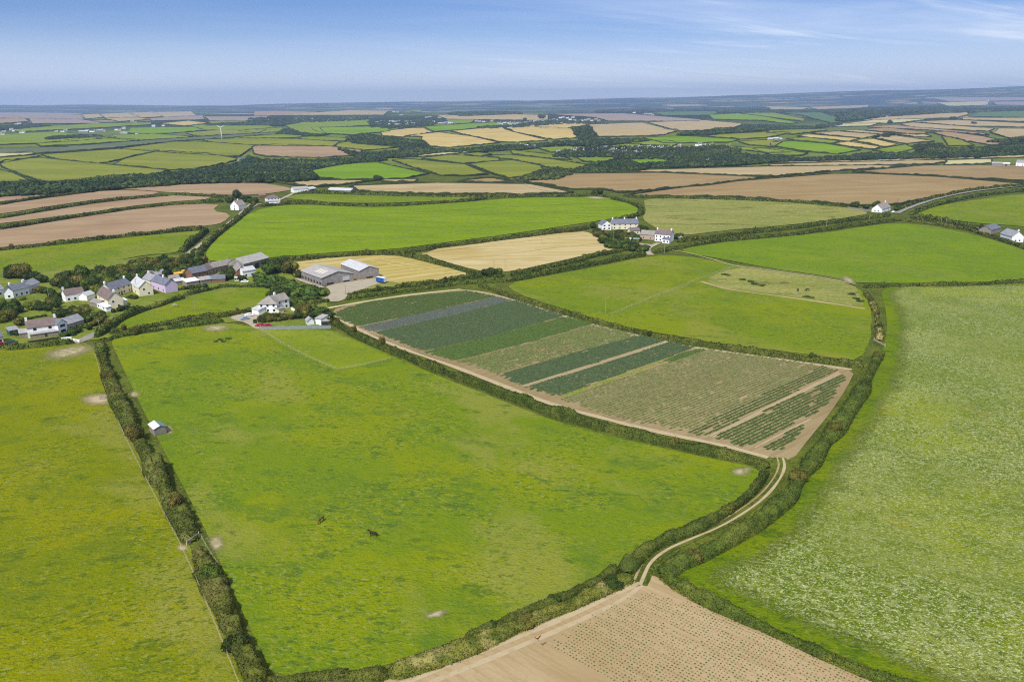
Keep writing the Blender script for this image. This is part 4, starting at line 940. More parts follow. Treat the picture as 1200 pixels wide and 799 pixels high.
 ('tan', [(1072, 143.5), (1125, 142), (1215, 145.6), (1215, 148.7), (1125, 147)]), ('tan', [(1057, 146.7), (1072, 145), (1163, 150.7), (1155, 153.2), (1075, 149.7)]),
 ('brownL', [(1017, 150), (1050, 148), (1150, 155.7), (1157, 158), (1090, 153)]), ('brown', [(1009, 153), (1040, 151), (1088, 155.5), (1073, 157.6), (1045, 155)]),
 ('brownL', [(1092, 156.2), (1112, 155.5), (1150, 160.5), (1185, 167), (1160, 169.5), (1125, 163.5)]), ('tan', [(1162, 156), (1172, 151.8), (1215, 152.4), (1215, 161), (1187, 162.4)]),
 ('tan', [(1050, 158), (1080, 157.8), (1090, 160), (1072, 160.3)]), ('far_olive', [(1105, 161.3), (1120, 162.8), (1140, 170), (1112, 170.5)]),
 ('tan', [(950, 126), (1015, 124.3), (1015, 126.3), (960, 128)]), ('tan', [(900, 125.5), (945, 126.5), (940, 128.3), (900, 128)]),
 ('cream', [(1100, 121), (1155, 119.7), (1155, 123), (1115, 124)]), ('mauve', [(1095, 115.7), (1150, 114.8), (1215, 115), (1215, 117.3), (1115, 118.6)]),
 ('mauve', [(1165, 120.3), (1215, 119.7), (1215, 123.5), (1170, 122.8)]),
]
for i, (m_, p_) in enumerate(FF):
    cx = sum(q[0] for q in p_) / len(p_); cy = sum(q[1] for q in p_) / len(p_); d_, z_ = zone(cx, cy)
    p_ = [(x_ + max(-2.2, min(2.2, (x_ - cx) * .12)), y_ + max(-.9, min(.9, (y_ - cy) * .35))) for x_, y_ in p_]
    W = field(p_, m_, f'{d_} {FN[m_]} field {z_}', smooth=0, step=5, lvl=(i % 5) * .35)
    dist = np.hypot(*W.mean(0)[:2])
    P = np.array(p_, float); P = np.vstack([P, P[:1]])
    Wh = hit(densify(P, 8)[:-1])[:, :2]; Wh = np.vstack([Wh, Wh[:1]])
    seg = max(4, dist * .004)
    V, G, c = hedge_mesh(Wh, 2.4 + dist * .0003, 1.9 + dist * .00012, max(1.2, dist * .0014), 0, i, .35, K=6, seg=seg)
    o = link('hedge', mk_mesh('hedge', V, G, [M['hedge_f']]), None, c)
    tag(o, f'hedgerow round the {d_} {FN[m_]} field {z_}', 'hedge', 'hedgerows round the far fields')

# ================================================================== WOODS
woodland([(-30, 217), (35, 214), (60, 216), (90, 213), (130, 208), (180, 206), (232, 199), (280, 190), (290, 181), (297, 184), (315, 186), (375, 186), (420, 184), (458, 185), (440, 187), (400, 191), (352, 198.5), (362, 203), (375, 209), (345, 211), (300, 212), (225, 213.5), (140, 219), (100, 223), (0, 228), (-30, 230)], 'dark wooded valley behind the left brown fields')
woodland([(395, 172), (425, 178), (470, 174), (472, 170), (412, 165.5), (405, 161), (425, 157.5), (450, 160), (474, 162), (495, 163), (506, 172), (525, 174), (585, 169), (645, 166), (655, 167), (620, 172), (570, 175), (520, 176), (470, 182), (425, 183.5)], 'dark wood in front of the central golden fields', r=4.5, h=7)
woodland([(668, 150.5), (690, 147), (693, 153), (702, 161), (750, 161), (760, 162), (727, 166), (700, 168), (655, 167), (650, 164.5), (681, 162.5), (674, 155)], 'wooded gully between the golden and tan fields', r=4.5, h=8)
woodland([(660, 201), (675, 199.5), (697, 192), (727, 188), (740, 190), (750, 193.5), (788, 190), (785, 186), (800, 177), (840, 174), (850, 177), (900, 181), (940, 184), (985, 181.5), (1020, 177), (1050, 180), (1075, 176), (1090, 172), (1150, 172), (1200, 168), (1215, 168), (1215, 177), (1120, 181.5), (1040, 183.5), (1000, 185), (915, 187), (860, 193), (760, 197.5), (735, 200.5), (680, 201.5)], 'wooded valley beneath the far hamlet', r=4.5, h=7.5)
woodland([(790, 156.5), (830, 153.5), (862, 150), (875, 145.5), (920, 146.5), (945, 147.5), (985, 143.5), (985, 145.5), (950, 150), (900, 153), (830, 156.5)], 'belt of trees below the distant striped green fields')
woodland([(985, 141.5), (1000, 140.5), (1010, 139.5), (1040, 136), (1130, 131.5), (1215, 129.5), (1215, 125), (1150, 127), (1120, 125), (1080, 124), (1020, 126.5), (1000, 129), (982, 134)], 'blue hazed woods across the right background')
woodland([(240, 146.2), (262, 143.8), (345, 142.5), (350, 144), (330, 146.4), (262, 146.3)], 'dark tree belt behind the tall wind turbine')
woodland([(1070, 168.5), (1102, 166.5), (1108, 171.5), (1150, 171.2), (1200, 165), (1215, 168), (1150, 174), (1075, 176)], 'scrubby slope under the right hand tan fields', r=3.5, h=3.5, mat='hedge_f')
woodland([(560, 148), (600, 146), (640, 139), (700, 141), (715, 144), (660, 144), (600, 149), (565, 150.5)], 'trees around the distant hilltop village', spacing=34, r=9, h=10)
woodland([(600, 210), (640, 199), (655, 197), (662, 201), (670, 203), (650, 208.5), (615, 209.5)], 'clump of trees at the corner of the long brown field', r=4, h=6)
woodland([(1155, 163.5), (1180, 165), (1215, 161.5), (1215, 158), (1185, 161.5)], 'dark trees at the right edge below the tan fields', r=4.5, h=7)
woodland([(648, 181.5), (655, 176), (690, 169), (740, 169.5), (790, 171), (840, 167.5), (868, 171), (868, 175), (842, 178), (800, 178), (786, 184), (745, 184), (700, 181.5)], 'garden trees threaded through the far hamlet', spacing=11, r=5, h=8)
woodland([(-20, 147.5), (40, 146), (60, 147), (20, 150.5), (-20, 152)], 'distant trees at the left edge', r=4.5, h=6)
woodland([(60, 160.5), (90, 158.5), (112, 157.8), (120, 160), (85, 162), (55, 163.6)], 'long dark copse left of the tall wind turbine', r=4.5, h=6)
woodland([(325, 157), (332, 151), (340, 150.5), (352, 156), (368, 158.5), (385, 157.5), (372, 160), (345, 158)], 'dark copse right of the tall wind turbine', r=4.5, h=6)
woodland([(290, 138.5), (350, 136.5), (430, 136), (430, 139.5), (380, 142), (290, 142.2)], 'trees around the long distant village', spacing=42, r=12, h=12)
woodland([(430, 141.5), (470, 139.5), (520, 138), (525, 141), (500, 147.5), (470, 150), (435, 149)], 'trees around the distant farm sheds', spacing=36, r=10, h=9)
woodland([(525, 133.2), (560, 132), (610, 132), (610, 134), (540, 135.5)], 'distant dark tree line beyond the tan field', r=4.5, h=8)
woodland([(700, 130), (770, 129), (830, 127.5), (900, 126), (900, 128), (800, 131), (700, 132)], 'distant dark tree line right of centre', r=4.5, h=9)
woodland([(840, 130.5), (880, 130), (960, 129.5), (985, 128), (985, 131.5), (900, 132.5), (845, 132.5)], 'distant trees around the striped field cottages', r=4.5, h=6)
woodland([(300, 318), (312, 321), (330, 325), (352, 332), (375, 339), (380, 342), (360, 350), (345, 345), (320, 338), (298, 330)], 'dense scrub between the old farm and the grey barns', spacing=3.4, r=2.6, h=3.2, mat='leaf_m', name='scrub')
woodland([(330, 343.5), (350, 349), (360, 356), (375, 358), (388, 366), (380, 372), (372, 368), (350, 367), (343, 358)], 'garden shrubbery right of the white house', spacing=3.2, r=2.2, h=2.4, mat='leaf_m', name='scrub')
# ================================================================== BUILDINGS
class House:
    def __init__(s, name, label, cat, A, B, group=None, W=6):
        a, b = hit([A, B]); s.a = a
        d = b[:2] - a[:2]; s.yaw = math.atan2(d[1], d[0])
        o0 = (a + b) / 2; o0[2] = height(o0[0], o0[1])
        s.o = empty(name, o0, s.yaw); tag(s.o, label, cat, group)
        s.inv = s.o.matrix_basis.inverted() if False else (Matrix.Translation(Vector(o0)) @ Matrix.Rotation(s.yaw, 4, 'Z')).inverted()
        s.k = 0
    def block(s, A, B, W, hw, hr, wall, roof, kind='x', win=0, floors=1, door=None, chim=(), ends='', overh=.3, z0=0., pre='', winw=1.0, flip=False, tk=.18, fwall=None):
        a, b = hit([A, B]); d = b[:2] - a[:2]; L = float(np.hypot(*d)); yaw = math.atan2(d[1], d[0])
        g = float(height(a[0], a[1])) - .1
        Mx = s.inv @ Matrix.Translation((a[0], a[1], g + z0)) @ Matrix.Rotation(yaw, 4, 'Z')
        if isinstance(W, tuple):
            c = h1(*W); W = float(abs((c[0] - b[0]) * -d[1] + (c[1] - b[1]) * d[0]) / L)
        T = lambda P: [tuple(Mx @ Vector(p)) for p in P]
        wb = MB(); Hh = hw + hr
        if kind == 'x':
            P = [(0, 0, 0), (L, 0, 0), (L, W, 0), (0, W, 0), (0, 0, hw), (L, 0, hw), (L, W, hw), (0, W, hw), (0, W / 2, Hh), (L, W / 2, Hh)]
            wb.poly(T(P), [(0, 1, 5, 4), (2, 3, 7, 6), (1, 2, 6, 9, 5), (3, 0, 4, 8, 7), (4, 5, 9, 8), (6, 7, 8, 9)])
        elif kind == 'gf':
            P = [(0, 0, 0), (L, 0, 0), (L, W, 0), (0, W, 0), (0, 0, hw), (L, 0, hw), (L, W, hw), (0, W, hw), (L / 2, 0, Hh), (L / 2, W, Hh)]
            wb.poly(T(P), [(0, 1, 5, 8, 4), (1, 2, 6, 5), (2, 3, 7, 9, 6), (3, 0, 4, 7), (4, 8, 9, 7), (5, 6, 9, 8)])
        else:
            wb.box(0, L, 0, W, 0, hw, Mx)
        wn = (pre + '_' if pre else '') + 'wall'; rn = (pre + '_' if pre else '') + 'roof'
        wall_o = wb.build(wn, M[wall], s.o)
        rb = MB(); t = tk; e = overh
        def slab(q):   # q: 4 corner points lower-lower-upper-upper
            rb.poly(T(q + [(x, y, z + t) for x, y, z in q]), [(0, 1, 2, 3), (7, 6, 5, 4), (0, 4, 5, 1), (1, 5, 6, 2), (2, 6, 7, 3), (3, 7, 4, 0)])
        g_ = .02
        if kind == 'x':
            dz = hr * e / (W / 2)
            slab([(-e, -e, hw - dz + g_), (L + e, -e, hw - dz + g_), (L + e, W / 2, Hh + g_), (-e, W / 2, Hh + g_)])
            slab([(L + e, W + e, hw - dz + g_), (-e, W + e, hw - dz + g_), (-e, W / 2 + .003, Hh + g_ + .004), (L + e, W / 2 + .003, Hh + g_ + .004)])
        elif kind == 'gf':
            dz = hr * e / (L / 2)
            slab([(-e, W + e, hw - dz + g_), (-e, -e, hw - dz + g_), (L / 2, -e, Hh + g_), (L / 2, W + e, Hh + g_)])
            slab([(L + e, -e, hw - dz + g_), (L + e, W + e, hw - dz + g_), (L / 2 + .003, W + e, Hh + g_ + .004), (L / 2 + .003, -e, Hh + g_ + .004)])
        elif kind == 'hip':
            q = min(W, L) / 2
            if L > W: P = [(-e, -e, hw), (L + e, -e, hw), (L + e, W + e, hw), (-e, W + e, hw), (q, W / 2, Hh), (L - q, W / 2, Hh)]; Fc = [(0, 1, 5, 4), (2, 3, 4, 5), (1, 2, 5), (3, 0, 4), (3, 2, 1, 0)]
            else: P = [(-e, -e, hw), (L + e, -e, hw), (L + e, W + e, hw), (-e, W + e, hw), (L / 2, q, Hh), (L / 2, W - q, Hh)]; Fc = [(0, 1, 4), (1, 2, 5, 4), (2, 3, 5), (3, 0, 4, 5), (3, 2, 1, 0)]
            rb.poly(T([(x, y, z + g_) for x, y, z in P]), Fc)
        elif kind == 'mono':
            slab([(-e, -e, hw + g_), (L + e, -e, hw + g_), (L + e, W + e, Hh + g_), (-e, W + e, Hh + g_)])
            w2 = MB(); w2.poly(T([(0, 0, hw - .01), (L, 0, hw - .01), (L, W, hw - .01), (0, W, hw - .01), (0, W, Hh), (L, W, Hh)]), [(0, 4, 3), (1, 2, 5), (2, 3, 4, 5)]); w2.build(wn + '_head', M[wall], s.o)
        else:
            rb.box(-e, L + e, -e, W + e, hw + g_, hw + g_ + t, Mx)
        roof_o = rb.build(rn, M[roof], s.o)
        for cx in chim:
            c = MB(); zt = Hh + 1.1; yy = W / 2
            c.box(cx * L - .45, cx * L + .45, yy - .4, yy + .4, Hh - .9, zt, Mx); c.box(cx * L - .52, cx * L + .52, yy - .47, yy + .47, zt + .002, zt + .14, Mx)
            for q in (-.2, .2): c.tube(Mx @ Vector((cx * L + q, yy, zt + .14)), Mx @ Vector((cx * L + q, yy, zt + .5)), .11, .09, 6)
            c.build('chimney', M['white' if wall in ('white', 'lilac', 'cream_w') else wall], roof_o)
        def window(x, z, w_, h_, side='f'):
            f = MB(); p = MB()
            if side == 'f': f.box(x - w_ / 2 - .08, x + w_ / 2 + .08, -.05, .05, z - .08, z + h_ + .08, Mx); p.box(x - w_ / 2, x + w_ / 2, -.075, -.03, z, z + h_, Mx)
            elif side == 'r': f.box(L - .05, L + .05, x - w_ / 2 - .08, x + w_ / 2 + .08, z - .08, z + h_ + .08, Mx); p.box(L + .03, L + .075, x - w_ / 2, x + w_ / 2, z, z + h_, Mx)
            else: f.box(-.05, .05, x - w_ / 2 - .08, x + w_ / 2 + .08, z - .08, z + h_ + .08, Mx); p.box(-.075, -.03, x - w_ / 2, x + w_ / 2, z, z + h_, Mx)
            fo = f.build('window', M['frame'], s.o); p.build('pane', M['glass'], fo)
        for fl in range(floors):
            z = .9 + fl * 2.45
            for i in range(win):
                x = L * (i + .5) / win
                if door is not None and fl == 0 and abs(x - door * L) < 1.2: continue
                if z + 1.1 < hw + (hr * .5 if kind == 'gf' else 0): window(x, z, winw, 1.1)
        if door is not None:
            q = MB(); q.box(door * L - .5, door * L + .5, -.06, .04, 0.1, 2.15, Mx); q.build('door', M['door'], s.o)
        if 'r' in ends: window(W * .35, .9 if floors < 2 else 3.3, .9, 1.0, 'r'); window(W * .68, .9, .9, 1.0, 'r')
        if 'l' in ends: window(W * .35, .9 if floors < 2 else 3.3, .9, 1.0, 'l'); window(W * .68, .9, .9, 1.0, 'l')
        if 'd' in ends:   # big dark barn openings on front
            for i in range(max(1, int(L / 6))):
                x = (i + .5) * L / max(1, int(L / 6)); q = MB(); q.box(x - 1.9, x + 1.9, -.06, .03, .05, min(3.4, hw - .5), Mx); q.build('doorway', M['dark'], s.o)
        if 'D' in ends:   # sheeted barn doors on the right end
            n_ = max(1, int(W / 7))
            for i in range(n_):
                y = (i + .5) * W / n_; q = MB(); q.box(L - .03, L + .07, y - 2.2, y + 2.2, .05, min(3.8, hw - .4), Mx); q.build('barn_door', M['asb_l' if i % 2 else 'clad'], s.o)
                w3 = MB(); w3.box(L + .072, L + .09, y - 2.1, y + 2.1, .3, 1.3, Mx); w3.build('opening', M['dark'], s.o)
        return roof_o, Mx, L, W

def simple_house(name, label, cat, A, B, W, hw, hr, wall, roof, group=None, **k):
    s = House(name, label, cat, A, B, group); s.block(A, B, W, hw, hr, wall, roof, **k); return s

# left white house
s = House('farmhouse', 'long white house with purple brown roof and grey slate wing', 'house', (33.5, 396.5), (69, 391.5))
s.block((33.5, 396.5), (69, 391.5), 7, 4.9, 2.6, 'white', 'roof_b', win=2, floors=2, chim=(.03, .97), winw=1.3)
_, Mx, L, W = s.block((36, 397.3), (69, 392.6), 1.6, 2.0, .5, 'stone', 'asb', kind='mono', pre='porch', win=3, door=.55, ends='')
s.block((69.5, 392.3), (80, 389), 6, 4.8, 2.0, 'white', 'slate', kind='gf', pre='gable', win=1, floors=2, winw=2.6)
s.block((80.3, 388), (99, 382), 6.5, 3.4, 2.4, 'tanstone', 'slate_l', pre='wing', win=3, ends='r')
s.block((24, 396.8), (33, 395.5), 4, 2.4, 1.0, 'stone', 'asb', kind='mono', pre='shed')
simple_house('summer_house', 'dark green flat roofed shed left of the long white house', 'shed', (12, 393.5), (23, 391.5), 5, 2.4, .6, 'teal', 'slate_l', kind='mono')
simple_house('cottage', 'cream cottage cut by the left edge beside a red car', 'house', (-9, 404.5), (4.5, 402), 7, 3.2, 2.4, 'cream_w', 'slate', win=2, ends='r')
simple_house('garden_wall', 'dark timber screen wall in front of the long white house', 'wall', (33, 402.3), (70, 397), .3, .9, .08, 'door', 'door', kind='flat', overh=.05)
simple_house('garden_wall', 'low white wall right of the long white house', 'wall', (72, 398.5), (84, 397.3), .4, 1.0, .1, 'white', 'white', kind='flat', overh=.05)
simple_house('gate_wall', 'low pale wall across the grey lane end', 'wall', (85.5, 399.2), (93, 401), .4, .8, .1, 'white', 'white', kind='flat', overh=.05)
# top left terrace
s = House('terrace_house', 'row of white cottages with dark slate roofs left of the trees', 'house', (17, 349), (35, 345))
s.block((17, 349), (35, 345), 7, 4.2, 2.6, 'white', 'slate', win=3, floors=1, chim=(.1, .95))
s.block((35.5, 343.5), (47.5, 338.5), 6.5, 4.0, 2.4, 'white', 'slate_l', win=2, chim=(.1,), pre='end')
s.block((6, 350.5), (16.5, 349.5), 7, 4, 2.4, 'white', 'slate', kind='gf', pre='gable', win=1)
s.block((-12, 349.5), (5.5, 346), 6, 3.8, 2.4, 'white', 'slate_l', pre='rear', win=2, chim=(.9,))
simple_house('cottage', 'small white cottage with brown roof among garden trees', 'house', (77.5, 354), (99.5, 350.5), 6, 4.2, 2.2, 'white', 'roof_b', win=3, floors=1, chim=(.03,), ends='r')
simple_house('garage', 'white outbuilding with pale roof left of the cream gabled house', 'outbuilding', (102.5, 352.5), (111.5, 349.5), 5, 2.8, 1.6, 'white', 'asb_l', ends='')
simple_house('garage', 'low outbuilding with dark grey roof beside the cream gabled house', 'outbuilding', (106, 358.5), (116, 361), 5, 2.4, 1.2, 'stone', 'roof_g')
s = House('house', 'cream gabled house with red brown roof and tall windowless gable', 'house', (115, 355), (127.5, 362.5))
s.block((115, 355), (127.5, 362.5), 7.4, 5.2, 3.4, 'cream_w', 'roof_b', win=2, floors=2, chim=(.98,), ends='r')
s.block((113, 360), (125, 365.5), 2.4, 2.2, .5, 'white', 'metalw', kind='mono', pre='porch', win=2)
s.block((141, 359.5), (149.5, 357), 4, 2.6, 1.6, 'cream_w', 'metalw', kind='mono', pre='lean_to')
s = House('farmhouse', 'long cream farmhouse with blue slate roof behind the gabled house', 'house', (131, 349), (155, 341.5))
s.block((131, 349), (155, 341.5), 7.5, 4.6, 3.0, 'cream_w', 'slate', win=4, floors=2, door=.5, chim=(.03, .97), ends='l')
s = House('house', 'cream cross gabled house with pale roof left of the lilac house', 'house', (154.5, 341), (164, 347.5))
s.block((154.5, 341), (164, 347.5), 7.2, 5.0, 3.2, 'cream_w', 'asb_l', win=1, floors=2, ends='r', chim=(.05,))
s = House('house', 'lilac painted house with grey roofs at the lane side', 'house', (178, 338), (194.5, 343.5))
s.block((178, 338), (194.5, 343.5), 7, 4.8, 2.6, 'lilac', 'slate', win=3, floors=1, chim=(.5,), ends='')
s.block((168, 334), (177, 337), 7, 4.2, 2.6, 'cream_w', 'slate_l', win=1, pre='rear', chim=(.1,))
simple_house('barn', 'long low barn with blue grey roof behind the lilac house', 'barn', (180, 328.5), (195, 326), 7, 3.0, 2.2, 'stone', 'slate_l')
s = House('barn', 'stone barn conversion with long slate roof in the old farmyard', 'barn', (226, 327.5), (243.5, 324))
s.block((226, 327.5), (243.5, 324), 7.5, 3.8, 2.8, 'brick', 'slate', win=4, ends='l')
s.block((243.8, 323.3), (250.5, 321.3), 7.2, 3.8, 2.9, 'stone', 'slate_p', pre='middle', win=1)
s = House('farmhouse', 'stone farmhouse with pale pinkish roof right of the stone barn', 'house', (251, 320.5), (274, 315.5))
s.block((251, 320.5), (274, 315.5), 7, 3.8, 2.6, 'stone', 'roof_g', win=4, ends='r', chim=(.02, .98))
simple_house('outbuilding', 'low outbuilding with dark slate roof and brown brick front', 'outbuilding', (247, 331.5), (264, 330.5), 6, 2.2, 1.8, 'brick', 'slate')
simple_house('shed', 'shed with bright pale blue roof in the old farmyard', 'shed', (219, 336), (234, 333.5), 5.5, 2.6, 1.0, 'stone', 'metalw', kind='mono')
simple_house('shed', 'grey sheet roofed shed between the bright roof and slate outbuilding', 'shed', (236, 333.5), (248, 331.5), 6, 2.6, 1.4, 'stone', 'asb')
simple_house('shed', 'greenish grey roofed shed right of the lilac house', 'shed', (206, 334.5), (217, 333), 6, 2.4, 1.2, 'stone', 'asb_l')
simple_house('shed', 'low pink grey roofed shed behind the lilac gable', 'shed', (200, 330.5), (211, 329), 5, 2.4, 1.2, 'tanstone', 'roof_g')
simple_house('canopy_shed', 'open shed with orange yellow sheet roof in the old farmyard', 'shed', (206, 326), (222.5, 324), 6, 2.6, .7, 'tanstone', 'orange', kind='mono', ends='d')
simple_house('barn', 'narrow brick gabled barn between farmhouse and open barn', 'barn', (274, 320), (278.5, 325), 5.5, 4.0, 2.6, 'brick', 'roof_g', ends='')
s = House('open_barn', 'large open fronted barn with pale sheet roof at the old farm', 'barn', (286.5, 318.5), (316, 310.5))
s.block((286.5, 318.5), (316, 310.5), 13, 5.0, 3.0, 'clad', 'asb', ends='d')
simple_house('outbuilding', 'pale roofed outbuilding with white end below the open barn', 'outbuilding', (285, 325.5), (300, 323), 7, 4.0, 1.8, 'white', 'asb_l', win=2)
simple_house('caravan', 'small cream caravan left of the pale roofed outbuilding', 'caravan', (275, 329.5), (280, 329.2), 2.2, 2.2, .2, 'cream_w', 'metalw', kind='flat', overh=.02, win=2)
# white house centre
s = House('house', 'white house with hipped grey roof and long rear wing', 'house', (303.5, 367), (325, 366.5))
s.block((303.5, 367), (325, 366.5), 9, 4.7, 3.4, 'white', 'roof_g', kind='hip', win=3, floors=2, ends='l', overh=.5)
s.block((324.5, 364), (339.5, 360.5), 7.5, 4.8, 2.6, 'white', 'roof_g', win=2, floors=2, chim=(.25,), ends='r', pre='wing')
s.block((295.5, 367), (303.2, 369), 4, 2.4, .9, 'white', 'asb_l', kind='mono', pre='garage')
s.block((327, 367.5), (333, 366), 3.5, 2.3, .5, 'cream_w', 'roof_g', kind='mono', pre='porch')
simple_house('shed', 'small pale grey shed with pitched roof at the garden corner', 'shed', (360.5, 381), (368.5, 380), 4, 2.0, 1.3, 'metalw', 'asb', kind='gf')
simple_house('shed', 'white sided garden shed with grey roof right of the pale shed', 'shed', (370, 380), (376.5, 381), 5, 3.0, .8, 'white', 'asb', kind='mono')
simple_house('shed', 'open fronted grey lean to shed at the hedge corner', 'shed', (377.5, 381), (386, 380.5), 4.5, 2.0, .8, 'clad', 'asb', kind='mono', ends='d')
simple_house('garden_wall', 'long grey green slatted windbreak below the garden of the white house', 'fence', (304, 386.5), (388, 385), .15, 1.5, .1, 'net', 'net', kind='flat', overh=.02)
simple_house('garden_wall', 'white garden wall right of the white house wing', 'wall', (341, 363), (349, 367), .3, 1.2, .1, 'white', 'white', kind='flat', overh=.03)
# big barns
s = House('barn', 'larger grey barn with wide shallow roof and rooflights', 'barn', (353.5, 326), (377.3, 335))
ro, Mx, L, W = s.block((353.5, 326), (377.3, 335), (414.7, 329), 4.6, 2.6, 'clad', 'asb', ends='D', overh=.4)
for i, fx in enumerate((.42, .52, .62, .72)):
    q = MB(); z0 = 4.6 + 2.6 * .5 * 2 * .32; 
    q.poly([tuple(Mx @ Vector(p)) for p in [(fx * L, W * .16, 4.6 + 2.6 * .32 + .24), (fx * L + 1.1, W * .16, 4.6 + 2.6 * .32 + .24), (fx * L + 1.1, W * .38, 4.6 + 2.6 * .76 + .24), (fx * L, W * .38, 4.6 + 2.6 * .76 + .24)]], [(0, 1, 2, 3)]); q.build('rooflight', M['cream_w'], ro)
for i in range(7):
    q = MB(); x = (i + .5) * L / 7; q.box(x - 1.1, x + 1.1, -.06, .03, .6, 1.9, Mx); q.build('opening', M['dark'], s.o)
s = House('barn', 'smaller grey barn joined right of the larger one, pale roof', 'barn', (400, 319), (421.7, 327.8))
s.block((400, 319), (421.7, 327.8), (440, 323), 5.4, 2.2, 'clad', 'asb_l', ends='D', overh=.4)
# farmhouse cluster
s = House('house', 'slate roofed white farmhouse, left of the pair behind the drive', 'house', (717, 269), (748, 268.5))
s.block((717, 269), (748, 268.5), 8.5, 4.6, 3.4, 'cream_w', 'slate', win=5, floors=2, chim=(.05, .5, .95))
s.block((705.5, 270), (716.5, 269.5), 9, 4.8, 3.0, 'white', 'slate', kind='gf', win=2, floors=2, pre='gable', winw=1.6)
s.block((739, 275), (750, 274.3), 5.5, 3.0, 2.0, 'cream_w', 'slate_p', pre='wing', win=2)
s = House('house', 'white house with purple slate roof, right of the farmhouse pair', 'house', (767, 282.5), (785, 284))
s.block((767, 282.5), (785, 284), 8, 5.6, 2.8, 'white', 'slate_p', win=4, floors=2, ends='l', chim=(.05, .95))
s.block((776, 284.8), (784, 285.5), 3, 3.0, .8, 'white', 'slate', kind='mono', pre='porch', win=2)
simple_house('barn', 'pinkish stone barn between the two white farmhouses', 'barn', (750, 280), (766.5, 281.3), 8, 3.8, 2.6, 'tanstone', 'roof_g', ends='', win=2, winw=.7)
simple_house('shed', 'small stone shed right of the purple roofed white house', 'shed', (796, 283), (802, 283), 4, 2.4, 1.2, 'stone', 'asb', kind='gf')
simple_house('greenhouse', 'small white framed greenhouse in the farmhouse garden', 'greenhouse', (730.5, 282.5), (739, 283), 3, 1.8, .8, 'metalw', 'asb_l')
simple_house('shed', 'teal green garden shed in the farmhouse garden', 'shed', (742, 283.5), (748.5, 284), 3, 2.2, .8, 'teal', 'metalg')
# white cottage with lane
s = House('cottage', 'isolated white cottage with steep dark roof beside the rising lane', 'house', (1033.5, 249.3), (1043.5, 246.3))
s.block((1033.5, 249.3), (1043.5, 246.3), 9.5, 3.4, 4.0, 'white', 'roof_g', win=2, ends='l', chim=(.9,))
simple_house('garden_wall', 'long low grey wall running left from the isolated white cottage', 'wall', (993, 244.5), (1022, 248.3), .5, 1.5, .1, 'stone', 'asb', kind='flat', overh=.02)
# right farm
s = House('farmhouse', 'grey slate farmhouse with white gable at the right edge', 'house', (1171.5, 280), (1185, 284))
s.block((1171.5, 280), (1185, 284), 8.5, 4.4, 3.6, 'white', 'slate_l', win=2, chim=(.95,), ends='r')
s.block((1161, 275), (1172, 272), 9, 3.6, 2.8, 'stone', 'slate', pre='wing', win=1)
simple_house('shed', 'long low white roofed shed left of the slate farmhouse', 'shed', (1146, 270.5), (1159.5, 271.5), 5, 2.4, .5, 'white', 'metalw', kind='mono')
# upper left cottages
s = House('chapel_house', 'white cottage with tall front gable at the top of the pale lane', 'house', (270.3, 246), (280, 246.6))
s.block((270.3, 246), (280, 246.6), 11, 4.6, 4.6, 'white', 'roof_g', kind='gf', win=1, floors=2, door=.5, chim=(.5,))
s = House('farmhouse', 'white farmhouse with dark hipped roof in the small left farmyard', 'house', (313.5, 238), (328.5, 237))
s.block((313.5, 238), (328.5, 237), 9, 4.6, 3.2, 'white', 'slate_p', kind='hip', win=4, floors=2)
s.block((311, 239.5), (327.5, 239), 4, 2.6, .4, 'white', 'slate_l', kind='mono', pre='porch')
simple_house('shed', 'grey roofed farm shed with white front right of the small farmhouse', 'shed', (344.5, 226.3), (362, 225.3), 13, 4.2, 2.4, 'white', 'asb')
simple_house('barn', 'dark open end barn beside the small left farmyard', 'barn', (363, 225.5), (371, 224.5), 10, 3.8, 2.0, 'clad', 'asb_l', ends='d')
simple_house('shed', 'long low grey sheet roofed shed at the tan field corner', 'shed', (384, 225), (411, 226.2), 12, 2.6, 2.2, 'clad', 'asb_l')
simple_house('outbuilding', 'low reddish outbuilding left of the dark roofed farmhouse', 'outbuilding', (304, 232), (312, 231.5), 6, 2.4, 1.6, 'brick', 'roof_b')
simple_house('cottage', 'small dark roofed cottage at the edge of the wooded valley', 'house', (281, 189.3), (289, 188.6), 9, 4, 3, 'stone', 'slate', chim=(.5,))
# upper right farm
simple_house('barn', 'grey barn of the far right farmyard above the brown field', 'barn', (1162, 194.5), (1174, 194.7), 14, 4.5, 2.2, 'clad', 'asb')
simple_house('barn', 'white roofed barn of the far right farmyard', 'barn', (1174.5, 194.8), (1183, 195), 14, 4.2, 1.6, 'stone', 'metalw', kind='mono', ends='d')
simple_house('house', 'pale house cut by the right edge above the brown field', 'house', (1190, 195), (1206, 195.6), 12, 7, 4, 'white', 'slate_l', win=3, floors=2)
# field shelter
s = House('field_shelter', 'small timber field shelter with white and green roof halves', 'shelter', (181.5, 511), (195.5, 507.5))
ro, Mx, L, W = s.block((181.5, 511), (195.5, 507.5), 5.4, 2.5, .7, 'stone', 'metalw', kind='gf', overh=.25, tk=.06)
bpy.data.objects.remove(ro)
for nm, x0, x1, m in (('white_roof_sheet', -.25, L / 2, 'metalw'), ('green_roof_sheet', L / 2 + .01, L + .25, 'metalg')):
    q = MB(); zf = lambda x: 2.52 + .7 * (1 - abs(x - L / 2) / (L / 2)) + .02
    pts = [(x0, -.3, zf(x0)), (x1, -.3, zf(x1)), (x1, W + .3, zf(x1)), (x0, W + .3, zf(x0))]; pts += [(x, y, z + .06) for x, y, z in pts]
    q.poly([tuple(Mx @ Vector(p)) for p in pts], [(0, 3, 2, 1), (4, 5, 6, 7), (0, 1, 5, 4), (1, 2, 6, 5), (2, 3, 7, 6), (3, 0, 4, 7)]); q.build(nm, M[m], s.o)
